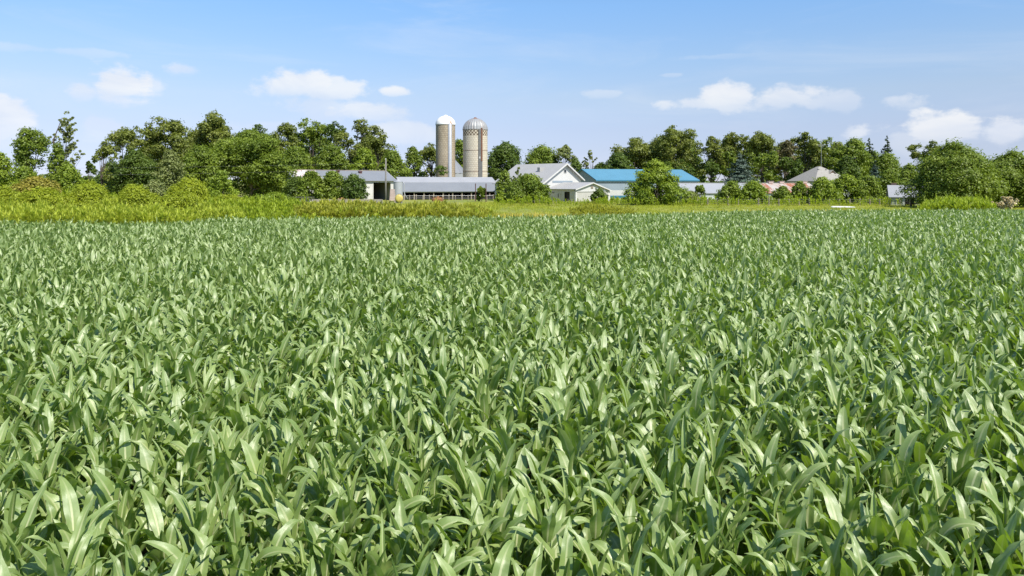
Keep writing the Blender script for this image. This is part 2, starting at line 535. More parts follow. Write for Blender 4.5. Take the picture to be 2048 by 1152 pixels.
def make_world():
    w = bpy.data.worlds.new('World')
    scene.world = w
    w.use_nodes = True
    nt = NT(w.node_tree)
    bg = w.node_tree.nodes['Background']
    sky = nt.n('ShaderNodeTexSky', sky_type='NISHITA')
    sky.sun_disc = False
    sky.sun_elevation = SUN_EL
    sky.sun_rotation = SUN_AZ
    sky.altitude = 200
    sky.air_density = 1.0
    sky.dust_density = SKY_DUST
    sky.ozone_density = SKY_OZONE
    d = nt.n('ShaderNodeTexCoord').outputs['Generated']
    sep = nt.n('ShaderNodeSeparateXYZ')
    nt.link(d, sep.inputs[0])
    az = nt.math('ARCTAN2', sep.outputs[0], sep.outputs[1])
    el = nt.math('ARCSINE', sep.outputs[2])
    comb = nt.n('ShaderNodeCombineXYZ')
    nt.link(az, comb.inputs[0])
    nt.link(el, comb.inputs[1])
    # two layers of billow for the cloud edges
    nA = nt.noise(nt.mapping(comb.outputs[0], (1, 1.5, 1)), 16.0, 8, 0.60)
    nB = nt.noise(nt.mapping(comb.outputs[0], (1, 2.4, 1), (3.1, 1.7, 0)), 7.0, 6, 0.55, 0.4)
    nz = nt.math('ADD', nt.math('MULTIPLY', nA, 0.6), nt.math('MULTIPLY', nB, 0.4))
    total = None
    for (px, py, w_, up, dn, s) in CLOUDS:
        a0 = math.atan((px - 1024) / F)
        e0 = math.atan((HY - py) / F) * math.cos(a0)
        w_, up, dn = w_ * 1.12, up * 1.08, dn * 1.35
        wa = w_ / F * math.cos(a0) ** 2
        x = nt.math('DIVIDE', nt.math('SUBTRACT', az, a0), wa)
        y0 = nt.math('SUBTRACT', el, e0)
        y = nt.math('MAXIMUM', nt.math('DIVIDE', y0, up / F), nt.math('DIVIDE', y0, -dn / F))
        dd = nt.math('SQRT', nt.math('ADD', nt.math('MULTIPLY', x, x), nt.math('MULTIPLY', y, y)))
        k = nt.math('ADD', nt.math('SUBTRACT', 1.0, dd), nt.math('MULTIPLY', nt.math('SUBTRACT', nz, 0.5), 4.2))
        mk = nt.maprange(k, 0.02, 0.55)
        # a cloud thins out towards its flat underside
        thin = nt.maprange(y0, -dn / F * 1.4, up / F * 0.3, 0.22, 1.0)
        mk = nt.math('MULTIPLY', nt.math('MULTIPLY', mk, thin), s)
        total = mk if total is None else nt.math('MAXIMUM', total, mk)
    # thin high veil
    nC = nt.noise(nt.mapping(comb.outputs[0], (1, 5, 1), (0.4, 0, 0), (0, 0, R(-7))), 3.2, 7, 0.6, 0.6)
    veil = nt.math('MULTIPLY', nt.maprange(nC, 0.46, 0.72), 0.16)
    total = nt.math('MAXIMUM', total, veil)
    k = 1.0 / SKY_STRENGTH
    shade = nt.maprange(nB, 0.35, 0.65)
    ccol = nt.mix(shade, tuple(c * k for c in (0.55, 0.585, 0.66)), tuple(c * k for c in (0.69, 0.69, 0.69)))
    # clear summer air: the sky keeps its blue down to the horizon instead of turning cream
    rp = nt.n('ShaderNodeValToRGB')
    nt.link(nt.math('DIVIDE', el, R(16)), rp.inputs[0])
    er = rp.color_ramp
    while len(er.elements) < len(SKY_TINT):
        er.elements.new(0.5)
    for e_, (p_, c_) in zip(er.elements, SKY_TINT):
        e_.position = p_
        e_.color = (*[q / 2 for q in c_], 1)
    two = nt.n('ShaderNodeVectorMath', operation='SCALE')
    nt.link(rp.outputs[0], two.inputs[0])
    two.inputs[3].default_value = 2.0
    tint = nt.mix(1.0, sky.outputs[0], two.outputs[0], 'MULTIPLY')
    col = nt.mix(total, tint, ccol)
    nt.link(col, bg.inputs[0])
    bg.inputs[1].default_value = SKY_STRENGTH


SKY_DUST = 0.0
SKY_OZONE = 3.0
SKY_TINT = [(0.05, (0.48, 0.53, 0.86)), (0.1625, (0.585, 0.57, 0.78)), (0.2625, (0.70, 0.635, 0.77)), (0.425, (0.885, 0.785, 0.81)), (0.616, (0.94, 0.92, 0.945)), (0.881, (0.92, 1.06, 1.15))]
# px, py, half width, up, down, strength
CLOUDS = [
    (238, 176, 82, 46, 30, 0.85), (170, 182, 45, 18, 16, 0.6), (300, 172, 40, 14, 14, 0.5),
    (362, 138, 48, 14, 12, 0.55), (575, 172, 88, 34, 22, 0.8), (660, 185, 70, 28, 22, 0.7), (740, 222, 110, 20, 20, 0.6),
    (640, 215, 110, 30, 35, 0.4), (810, 265, 90, 28, 24, 0.5), (797, 183, 32, 10, 9, 0.75),
    (10, 228, 75, 46, 40, 0.75), (5, 196, 24, 14, 12, 0.7), (195, 252, 70, 20, 22, 0.35),
    (1390, 206, 80, 14, 16, 0.6), (1455, 192, 80, 34, 28, 0.85), (1560, 192, 90, 26, 22, 0.75), (1680, 200, 80, 22, 20, 0.5), (1790, 198, 55, 14, 14, 0.5),
    (1215, 186, 45, 10, 9, 0.3), (1710, 266, 50, 18, 20, 0.75), (1890, 258, 68, 32, 26, 0.8), (2010, 266, 46, 24, 22, 0.75), (1830, 280, 90, 14, 26, 0.3),
    (120, 100, 150, 9, 9, 0.25), (1500, 110, 120, 6, 6, 0.12), (1340, 150, 30, 5, 5, 0.25), (560, 256, 120, 14, 14, 0.25),
]
make_world()

# ------------------------------------------------------------------ ground
def stretch(n, near, far):
    """coordinates that are close together near zero and reach far out"""
    t = np.linspace(-1, 1, n)
    return np.sign(t) * (near * np.abs(t) + (far - near) * np.abs(t) ** 7)


xs = stretch(161, 130, 6000)
ys = stretch(161, 170, 6000) + 60
GX, GY = np.meshgrid(xs, ys, indexing='ij')
GZ = gh(GX, GY) + 0.04 * np.sin(GX * 0.31 + 1.3) * np.sin(GY * 0.23) * (np.abs(GX) < 150)
n = len(xs)
idx = np.arange(n * n).reshape(n, n)
Q = np.stack([idx[:-1, :-1], idx[1:, :-1], idx[1:, 1:], idx[:-1, 1:]], -1).reshape(-1, 4)
g = mesh_np('ground', np.stack([GX, GY, GZ], -1).reshape(-1, 3), Q, M['ground'], smooth=True)
tag(g, 'grassy farmland ground reaching to the horizon', 'ground', kind='structure')


def field_far(x):
    """far edge of the maize field"""
    return np.interp(x, [-75, -28.3, -19.9, -18.6, -0.8, 10.6, 24.5, 44.3, 90], [38.4, 38.7, 39.2, 44.2, 47.2, 53.5, 59.5, 60.6, 62])


fx = np.linspace(-66, 76, 60)
fv = [(x, -6.0, 0.09) for x in fx] + [(x, float(field_far(x)) + 0.3, 0.09 + float(gh(x, field_far(x)))) for x in fx]
fq = [(i, i + 1, i + 61, i + 60) for i in range(59)]
s = mesh_np('soil', fv, fq, M['soil'])
tag(s, 'bare brown soil under the maize', 'soil', kind='structure')

# ------------------------------------------------------------------ maize
def corn_leaf(rng, L, W, h0, r0, az, ang0, bend, fold, twist, ruff, ns, na, rv, bendpow=1.6):
    t = np.linspace(0, 1, ns + 1)
    th = ang0 + bend * t ** bendpow
    dl = L / ns
    thm = 0.5 * (th[:-1] + th[1:])
    rr = r0 + np.concatenate([[0], np.cumsum(np.sin(thm))]) * dl
    zz = h0 + np.concatenate([[0], np.cumsum(np.cos(thm))]) * dl
    side_drift = rng.normal(0, 0.06) * t ** 2 * L
    ca, sa = math.cos(az), math.sin(az)
    C = np.stack([rr * ca - side_drift * sa, rr * sa + side_drift * ca, zz], -1)
    T = np.stack([np.sin(th) * ca, np.sin(th) * sa, np.cos(th)], -1)
    S0 = np.tile([-sa, ca, 0.0], (ns + 1, 1))
    N0 = np.cross(S0, T)
    tw = twist * t
    S = S0 * np.cos(tw)[:, None] + N0 * np.sin(tw)[:, None]
    N = np.cross(S, T)
    w = W * (0.45 + 0.55 * np.sin(np.clip(t / 0.4, 0, 1) * PI / 2)) * (1 - t ** 2.6) ** 0.9
    w[-1] = 0.002
    us = np.linspace(-1, 1, na + 1)
    ph1, ph2 = rng.uniform(0, 6.28, 2)
    k = rng.uniform(3.0, 5.0) * L / 0.8
    V, UV = [], []
    for u in us:
        wave = np.sin(2 * PI * k * t + (ph1 if u > 0 else ph2)) * ruff * abs(u) ** 1.5 * np.sin(np.clip(t, 0, 1) * PI) ** 0.5
        off = S * (u * w * 0.5 * (1 - 0.25 * fold))[:, None] + N * (-(abs(u) * w * 0.5 * fold) + wave)[:, None]
        V.append(C + off)
        UV.append(np.stack([np.full(ns + 1, u * 0.5 + 0.5), t], -1))
    V = np.stack(V, 1).reshape(-1, 3)
    UV = np.stack(UV, 1).reshape(-1, 2)
    i = np.arange(ns)[:, None] * (na + 1) + np.arange(na)[None, :]
    Q = np.stack([i, i + 1, i + na + 2, i + na + 1], -1).reshape(-1, 4)
    return V, Q, UV, np.full(len(V), rv)


def corn_plant(seed, ns, na, nleaf, H=1.0):
    """leaves of one plant, two-ranked, upper leaves standing, lower ones arching over"""
    rng = np.random.default_rng(seed)
    Vs, Qs, Us, Rs = [], [], [], []
    b = 0
    az0 = rng.uniform(0, 6.28)
    for i in range(nleaf):
        f = i / (nleaf - 1)
        az = az0 + PI * (i % 2) + rng.normal(0, 0.45)
        h0 = (0.42 + 0.86 * f) * H + rng.normal(0, 0.02)
        if i >= nleaf - 1 and seed % 3:      # furled leaves of the whorl
            L = rng.uniform(0.38, 0.58)
            a = corn_leaf(rng, L, rng.uniform(0.075, 0.11), h0 - 0.1, 0.005, az, rng.uniform(0.06, 0.22), rng.uniform(0.1, 0.75), rng.uniform(0.7, 1.1), rng.normal(0, 0.4), 0.004, ns, na, rng.uniform(0, 1))
        else:
            L = (0.67 - 0.20 * abs(f - 0.40)) * rng.uniform(0.78, 1.18)
            a = corn_leaf(rng, L, rng.uniform(0.138, 0.186), h0, 0.012, az, 0.62 - 0.28 * f + rng.normal(0, 0.13),
                          (1.8 - 0.35 * f) * rng.uniform(0.22, 1.28), rng.uniform(0.10, 0.40), rng.normal(0, 0.6), rng.uniform(0.008, 0.018), ns, na, rng.uniform(0, 1), rng.uniform(1.5, 3.6))
        Vs.append(a[0]); Qs.append(a[1] + b); Us.append(a[2]); Rs.append(a[3])
        b += len(a[0])
    return np.concatenate(Vs), np.concatenate(Qs), np.concatenate(Us), np.concatenate(Rs)


def stack(variants, pos, rot, sc, lean, rng):
    """copies of variant plants joined into one mesh"""
    Vs, Qs, Us, Rs = [], [], [], []
    b = 0
    which = rng.integers(0, len(variants), len(pos))
    for k, var in enumerate(variants):
        V0, Q0, U0, R0 = var
        ii = np.nonzero(which == k)[0]
        if not len(ii):
            continue
        c, s_ = np.cos(rot[ii])[:, None], np.sin(rot[ii])[:, None]
        X = V0[None, :, 0] * c - V0[None, :, 1] * s_
        Y = V0[None, :, 0] * s_ + V0[None, :, 1] * c
        Z = np.repeat(V0[None, :, 2], len(ii), 0)
        S = sc[ii]
        X = X * S[:, None, 0] + lean[ii, 0:1] * Z + pos[ii, 0:1]
        Y = Y * S[:, None, 0] + lean[ii, 1:2] * Z + pos[ii, 1:2]
        Z = Z * S[:, None, 1] + pos[ii, 2:3]
        m = len(V0)
        Vs.append(np.stack([X, Y, Z], -1).reshape(-1, 3))
        Qs.append((Q0[None] + (np.arange(len(ii)) * m)[:, None, None] + b).reshape(-1, 4))
        Us.append(np.tile(U0, (len(ii), 1)))
        jit = rng.normal(0, 0.17, len(ii))
        Rs.append(np.clip(R0[None] + jit[:, None], 0, 1).ravel())
        b += m * len(ii)
    return np.concatenate(Vs), np.concatenate(Qs), np.concatenate(Us), np.concatenate(Rs)


rng = np.random.default_rng(11)
row_dir = R(9)
rd = np.array([math.cos(row_dir), math.sin(row_dir)])
rp = np.array([-rd[1], rd[0]])
P = []
for i in range(-95, 95):
    s_ = np.arange(-90, 90, 0.108)
    pts = rp[None] * (i * 0.47) + rd[None] * s_[:, None] + np.array([2.0, 30.0])
    P.append(pts)
P = np.concatenate(P)
P = P + rng.normal(0, 0.075, P.shape)
x, y = P[:, 0], P[:, 1]
half = 0.7315 * np.maximum(y, 0) + 2.6
ok = (y > 1.2) & (np.abs(x) < half) & (y < field_far(x) + 0.25 * np.sin(x * 1.7) + rng.normal(0, 0.12, len(x)))
P = P[ok]
x, y = P[:, 0], P[:, 1]
inview = (y > 3.4) & (np.abs(x) < 0.7315 * y + 0.25)
order = np.argsort(np.where(inview, y, 1e6))
near = order[:300]
rest = order[300:]
d_near = y[near].max()

GROUP_CORN = 'maize plants in the nearest rows'
KS = 0.69      # the crop is not yet full grown
protos = []
for k in range(14):
    V, Qd, U, Rn = corn_plant(100 + k, 14, 4, 10)
    root = empty('maize_plant', (0, 0, 0), 0, 'broad-leaved green maize plant standing in the nearest rows along the bottom of the photo', 'maize plant', GROUP_CORN)
    mb = MB().tube([(0, 0, 0), (0, 0, 0.5), (0.01, 0, 1.0), (0.01, 0.0, 1.32)], [0.016, 0.014, 0.012, 0.007], 7)
    st_ = mb.build('stalk', M['stalk'], root, True)
    fo = mesh_np('foliage', V, Qd, M['corn'], root, U, Rn, smooth=True)
    protos.append((root, st_, fo))
for j, i in enumerate(near):
    if j < len(protos):
        root = protos[j][0]
    else:
        src = protos[int(rng.integers(0, len(protos)))]
        root = src[0].copy()
        COL.objects.link(root)
        for ch in src[1:]:
            c = ch.copy()
            c.parent = root
            COL.objects.link(c)
    sc = KS * rng.uniform(0.94, 1.10)
    root.location = (float(P[i, 0]), float(P[i, 1]), 0.085)
    root.rotation_euler = (rng.normal(0, 0.05), rng.normal(0, 0.05), rng.uniform(0, 6.28))
    root.scale = (sc, sc, KS * rng.normal(1.04, 0.07))

lod1 = [corn_plant(300 + k, 9, 2, 9) for k in range(20)]
lod2 = [corn_plant(400 + k, 6, 2, 8) for k in range(20)]
lod3 = [corn_plant(500 + k, 5, 2, 7) for k in range(20)]
Vs, Qs, Us, Rs = [], [], [], []
b = 0
for var, sel in ((lod1, rest[y[rest] < 16]), (lod2, rest[(y[rest] >= 16) & (y[rest] < 32)]), (lod3, rest[y[rest] >= 32])):
    m = len(sel)
    pos = np.concatenate([P[sel], np.full((m, 1), 0.085) + gh(P[sel, 0:1], P[sel, 1:2])], 1)
    patch = 0.05 * np.sin(P[sel, 0] * 0.35 + 0.8) * np.sin(P[sel, 1] * 0.27) + 0.02 * np.sin(P[sel, 0] * 1.3 + P[sel, 1])
    sc = KS * np.stack([rng.uniform(0.94, 1.12, m), np.clip(rng.normal(1.04, 0.075, m) + patch, 0.85, 1.3)], -1)
    V, Qd, U, Rn = stack(var, pos, rng.uniform(0, 6.28, m), sc, rng.normal(0, 0.05, (m, 2)), rng)
    Vs.append(V); Qs.append(Qd + b); Us.append(U); Rs.append(Rn)
    b += len(V)
mz = mesh_np('maize_field', np.concatenate(Vs), np.concatenate(Qs), M['corn'], None, np.concatenate(Us), np.concatenate(Rs), smooth=True)
tag(mz, 'dense green maize crop filling the field up to its far edge', 'maize crop', kind='stuff')
print('maize', len(near), len(rest), 'near to', d_near, 'faces', len(mz.data.polygons))
# ------------------------------------------------------------------ weeds and grass
def blade(rng, base, az, L, w, ang, bend, ns=2):
    """a narrow leaf of ns quads"""
    p = np.array(base, float)
    pts = []
    ca, sa = math.cos(az), math.sin(az)
    s = np.array([-sa, ca, 0.0])
    for i in range(ns + 1):
        t = i / ns
        ww = w * (1 - t ** 1.5) * 0.5 + 0.001
        pts += [p - s * ww, p + s * ww]
        a = ang + bend * t
        p = p + np.array([math.sin(a) * ca, math.sin(a) * sa, math.cos(a)]) * L / ns
    return pts, [(2 * i, 2 * i + 1, 2 * i + 3, 2 * i + 2) for i in range(ns)]


def weed(seed, h, nl, lw, ll, spread=0.10, top=8, stems=3):
    """tall weed: a few stems, leaves up the stems, a feathery top; returns leaves and stems apart"""
    r = np.random.default_rng(seed)
    V, Q, Rn, SV, SQ = [], [], [], [], []

    def add(pts, qs, rv):
        b = len(V)
        V.extend(pts)
        Q.extend([tuple(b + k for k in q) for q in qs])
        Rn.extend([rv] * len(pts))

    for s in range(stems):
        az = r.uniform(0, 6.28)
        off = np.array([math.cos(az), math.sin(az)]) * r.uniform(0, spread * 1.5)
        hs = h * r.uniform(0.72, 1.05)
        lean = np.array([math.cos(az), math.sin(az)]) * r.uniform(0, 0.18) * hs
        b = len(SV)
        a2 = r.uniform(0, 3.14)
        sx = np.array([math.cos(a2), math.sin(a2), 0]) * 0.012
        p0, p1 = np.array([off[0], off[1], 0]), np.array([off[0] + lean[0], off[1] + lean[1], hs])
        SV.extend([p0 - sx, p0 + sx, p1 + sx * 0.4, p1 - sx * 0.4])
        SQ.append((b, b + 1, b + 2, b + 3))
        for k in range(nl):
            t = 0.30 + 0.68 * (k + r.uniform(0, 1)) / nl
            p = p0 + (p1 - p0) * t
            add(*blade(r, p, r.uniform(0, 6.28), ll * r.uniform(0.6, 1.2) * (1.25 - 0.7 * t), lw * r.uniform(0.7, 1.3), r.uniform(0.5, 1.1), r.uniform(0.1, 1.0)), r.uniform(0, 0.8))
        for k in range(top):
            p = p0 + (p1 - p0) * r.uniform(0.86, 1.0)
            add(*blade(r, p, r.uniform(0, 6.28), ll * r.uniform(0.5, 1.0), lw * 1.1, r.uniform(0.2, 0.9), r.uniform(0.0, 1.2)), r.uniform(0.5, 1.0))
    return (np.array(V), np.array(Q), np.zeros((len(V), 2)), np.array(Rn)), (np.array(SV), np.array(SQ), np.zeros((len(SV), 2)), np.random.default_rng(seed).uniform(0, 1, len(SV)))


def region_points(rng, d0, d1, pxa, pxb, per, jitter=1.0):
    """random ground points between depths d0..d1 and photo columns pxa..pxb; per = plants per square metre"""
    area = (pxb - pxa) / F * (d1 ** 2 - d0 ** 2) / 2
    m = int(area * per)
    d = np.sqrt(rng.uniform(d0 ** 2, d1 ** 2, m))
    px = rng.uniform(pxa, pxb, m)
    return np.stack([(px - 1024) / F * d, d], -1)


def weed_bed(name, label, mat, pts, heights, rng, seed, lw=0.06, ll=0.34, nl=10, top=7, stem_name=None, stems=3, nvar=12, cat='weeds'):
    leaves, stm = zip(*[weed(seed + k, 1.0, nl, lw, ll, top=top, stems=stems) for k in range(nvar)])
    k_ = pts[:, 1] > field_far(pts[:, 0]) + 0.5
    pts, heights = pts[k_], heights[k_]
    m = len(pts)
    pos = np.concatenate([pts, gh(pts[:, :1], pts[:, 1:2])], 1)
    sc = np.stack([np.clip(heights, 0.5, 2.5) ** 0.6, heights], -1)
    rot = rng.uniform(0, 6.28, m)
    lean = rng.normal(0, 0.06, (m, 2))
    st = rng.bit_generator.state
    V, Qd, U, Rn = stack(leaves, pos, rot, sc, lean, rng)
    o = mesh_np(name, V, Qd, M[mat], None, None, Rn)
    tag(o, label, cat, kind='stuff')
    rng.bit_generator.state = st
    V, Qd, U, Rn = stack(stm, pos, rot, sc, lean, rng)
    mesh_np('stems', V, Qd, M['stem'], o, None, np.clip(Rn, 0, 1))
    return o


rng = np.random.default_rng(5)
# left bank of yellow weeds, in front of the shrubs
p = region_points(rng, 38.4, 53, -130, 480, 5.0)
keep = (p[:, 1] > field_far(p[:, 0]) + 0.5) & (p[:, 0] < -14.5 - 0.10 * (p[:, 1] - 44))
p = p[keep]
h = rng.normal(1.55, 0.16, len(p)) + 0.004 * (p[:, 1] - 38) + 0.16 * np.sin(p[:, 0] * 0.9) * np.sin(p[:, 1] * 0.7)
h *= np.interp(F * p[:, 0] / p[:, 1] + 1024, [-130, 330, 400, 470], [1, 1, 0.93, 0.78])
weed_bed('yellow_weeds', 'tall feathery yellow-green weeds along the left end of the maize', 'weed_yellow', p, h, rng, 20, nl=13, top=13, lw=0.05, ll=0.28)
# greener scrub weeds behind them
p = region_points(rng, 48, 84, -150, 600, 1.6)
h = rng.normal(1.25, 0.22, len(p)) + 0.22 * np.sin(p[:, 0] * 0.5 + 1) * np.sin(p[:, 1] * 0.37)
h *= np.interp(F * p[:, 0] / p[:, 1] + 1024, [-150, 300, 480, 600], [1, 1.0, 0.85, 0.75])
weed_bed('green_weeds', 'green weeds growing between the shrubs on the left bank', 'weed_green', p, h, rng, 60, nl=10, top=7, lw=0.09, ll=0.40)
# the brown-stemmed stand in the middle
p = region_points(rng, 50, 62, 590, 992, 4.2)
pxp = F * p[:, 0] / p[:, 1] + 1024
h = rng.normal(1.58, 0.12, len(p)) + 0.10 * np.sin(p[:, 0] * 0.8) + 0.08 * np.sin(p[:, 0] * 2.1 + 1)
h *= np.interp(pxp, [590, 640, 900, 960, 992], [0.80, 1.0, 0.98, 0.86, 0.55])
weed_bed('brown_stemmed_weeds', 'stand of tall brown-stemmed weeds with yellow-green tops in front of the long cattle shed', 'weed_olive', p, h, rng, 90, nl=9, top=11, lw=0.055, ll=0.30)
p = region_points(rng, 50, 56, 600, 985, 2.4)
h = rng.normal(1.15, 0.2, len(p))
weed_bed('yellow_weeds', 'yellow tufts mixed through the brown-stemmed stand', 'weed_yellow', p, h, rng, 130, nl=8, top=10)
# lower green weeds between the left bank and the middle stand
p = region_points(rng, 40, 72, 430, 640, 2.6)
h = rng.normal(0.9, 0.2, len(p)) + 0.010 * (p[:, 1] - 40)
weed_bed('green_weeds', 'lower green weeds between the left bank and the middle stand', 'weed_green', p, h, rng, 160, nl=9, top=6)
# the patch in front of the house annex
p = region_points(rng, 66, 84, 1140, 1272, 2.6)
pxp = F * p[:, 0] / p[:, 1] + 1024
h = (rng.normal(0.80, 0.18, len(p)) + 0.13 * np.sin(p[:, 0] * 0.9)) * np.interp(pxp, [1140, 1170, 1255, 1272], [0.6, 1, 1, 0.7])
weed_bed('olive_weeds', 'olive weed patch in the meadow before the white annex', 'weed_olive', p, h, rng, 190, nl=10, top=9)
# bright weeds at the right edge of the field
p = region_points(rng, 62, 76, 1838, 1990, 3.2)
pxp = F * p[:, 0] / p[:, 1] + 1024
h = (rng.normal(1.75, 0.15, len(p))) * np.interp(pxp, [1838, 1880, 1960, 1990], [0.62, 1, 0.95, 0.8])
weed_bed('green_weeds', 'bright green weeds at the right edge below the big spreading trees', 'weed_green', p, h, rng, 220, nl=10, top=8)
# rough growth along the fence at the back of the meadow
p = region_points(rng, 104, 118, 985, 1860, 0.75)
h = rng.normal(0.75, 0.22, len(p)) + 0.25 * np.sin(p[:, 0] * 0.45)
weed_bed('green_weeds', 'rough green growth along the foot of the meadow fence', 'weed_green', p, np.clip(h, 0.3, 1.5), rng, 250, nl=7, top=5, lw=0.12, ll=0.45, stems=2)


def grass_bed(name, label, mat, pts, hh, rng, seed, w=0.03):
    vs = []
    for k in range(10):
        r = np.random.default_rng(seed + k)
        V, Q, Rn = [], [], []
        for j in range(9):
            a = r.uniform(0, 6.28)
            q, f = blade(r, (r.uniform(-0.3, 0.3), r.uniform(-0.3, 0.3), 0), a, r.uniform(0.5, 1.1), w, r.uniform(0.05, 0.5), r.uniform(0.2, 1.1))
            b = len(V)
            V += q
            Q += [tuple(b + i for i in g_) for g_ in f]
            Rn += [r.uniform(0, 1)] * len(q)
        vs.append((np.array(V), np.array(Q), np.zeros((len(V), 2)), np.array(Rn)))
    m = len(pts)
    pos = np.concatenate([pts, gh(pts[:, :1], pts[:, 1:2])], 1)
    sc = np.stack([np.ones(m), hh], -1)
    V, Qd, U, Rn = stack(vs, pos, rng.uniform(0, 6.28, m), sc, rng.normal(0, 0.05, (m, 2)), rng)
    o = mesh_np(name, V, Qd, M[mat], None, None, Rn)
    return tag(o, label, 'grass', kind='stuff')


p = region_points(rng, 46, 128, 930, 2130, 1.9)
p = p[p[:, 1] > field_far(p[:, 0]) + 0.6]
h = np.clip(rng.normal(0.26, 0.08, len(p)) + 0.10 * np.sin(p[:, 0] * 0.21 + 2) * np.sin(p[:, 1] * 0.13), 0.1, 0.7)
grass_bed('meadow_grass', 'short yellow-green meadow grass between the maize and the farmyard', 'grass', p, h, rng, 300, 0.045)
p = np.concatenate([region_points(rng, 50, 74, 985, 1165, 5.0), region_points(rng, 60, 84, 1490, 1690, 3.5), region_points(rng, 46, 54, 560, 985, 1.2)])
k_ = p[:, 1] > field_far(p[:, 0]) + 0.4
p = p[k_]
h = np.clip(rng.normal(0.46, 0.13, len(p)), 0.15, 0.9)
grass_bed('golden_grass', 'dry golden grass strips next to the far edge of the maize', 'gold', p, h, rng, 330, 0.04)
p = region_points(rng, 64, 110, 420, 1000, 0.8)
h = np.clip(rng.normal(0.5, 0.15, len(p)), 0.15, 0.9)
grass_bed('yard_grass', 'rough grass at the edge of the farmyard behind the weeds', 'grass', p, h, rng, 360, 0.06)

# ------------------------------------------------------------------ trees
def unit(v):
    return v / (np.linalg.norm(v, axis=-1, keepdims=True) + 1e-9)


def leaf_cards(rng, C, N, size, asp=0.62):
    """one bent rhombus per centre, facing roughly N"""
    m = len(C)
    A = unit(np.cross(N, unit(rng.normal(0, 1, (m, 3)))))
    B = np.cross(N, A)
    s = (size * rng.uniform(0.6, 1.3, m))[:, None]
    a, b_ = A * s * 0.5, B * s * 0.5 * asp
    dip = N * s * 0.10
    V = np.stack([C + a - dip, C + b_ + dip * 0.5, C - a - dip, C - b_ + dip * 0.5], 1).reshape(-1, 3)
    Q = np.arange(m * 4).reshape(m, 4)
    return V, Q


def clump_cloud(rng, C, r, squash, size, dens):
    """leaves spread through one clump, mostly near its outside and top"""
    m = max(30, int(4 * PI * r * r * dens / (0.31 * size * size)))
    D = unit(rng.normal(0, 1, (m, 3)))
    low = (D[:, 2] < -0.15) & (rng.uniform(0, 1, m) < 0.5)
    D[low, 2] *= -1
    lump = 1 + 0.22 * np.sin(D[:, 0] * 5 + C[0]) * np.sin(D[:, 1] * 5 + C[1]) + 0.15 * np.sin(D[:, 2] * 7 + C[2])
    rad = r * lump * np.where(rng.uniform(0, 1, m) < 0.12, rng.uniform(1.0, 1.4, m), rng.uniform(0.4, 1.06, m) ** 0.55)
    P_ = C + D * rad[:, None] * np.array([1, 1, squash])
    N = unit(D * 0.75 + np.array([0, 0, 0.35]) + rng.normal(0, 0.42, (m, 3)))
    return P_, N


DENS = 0.62


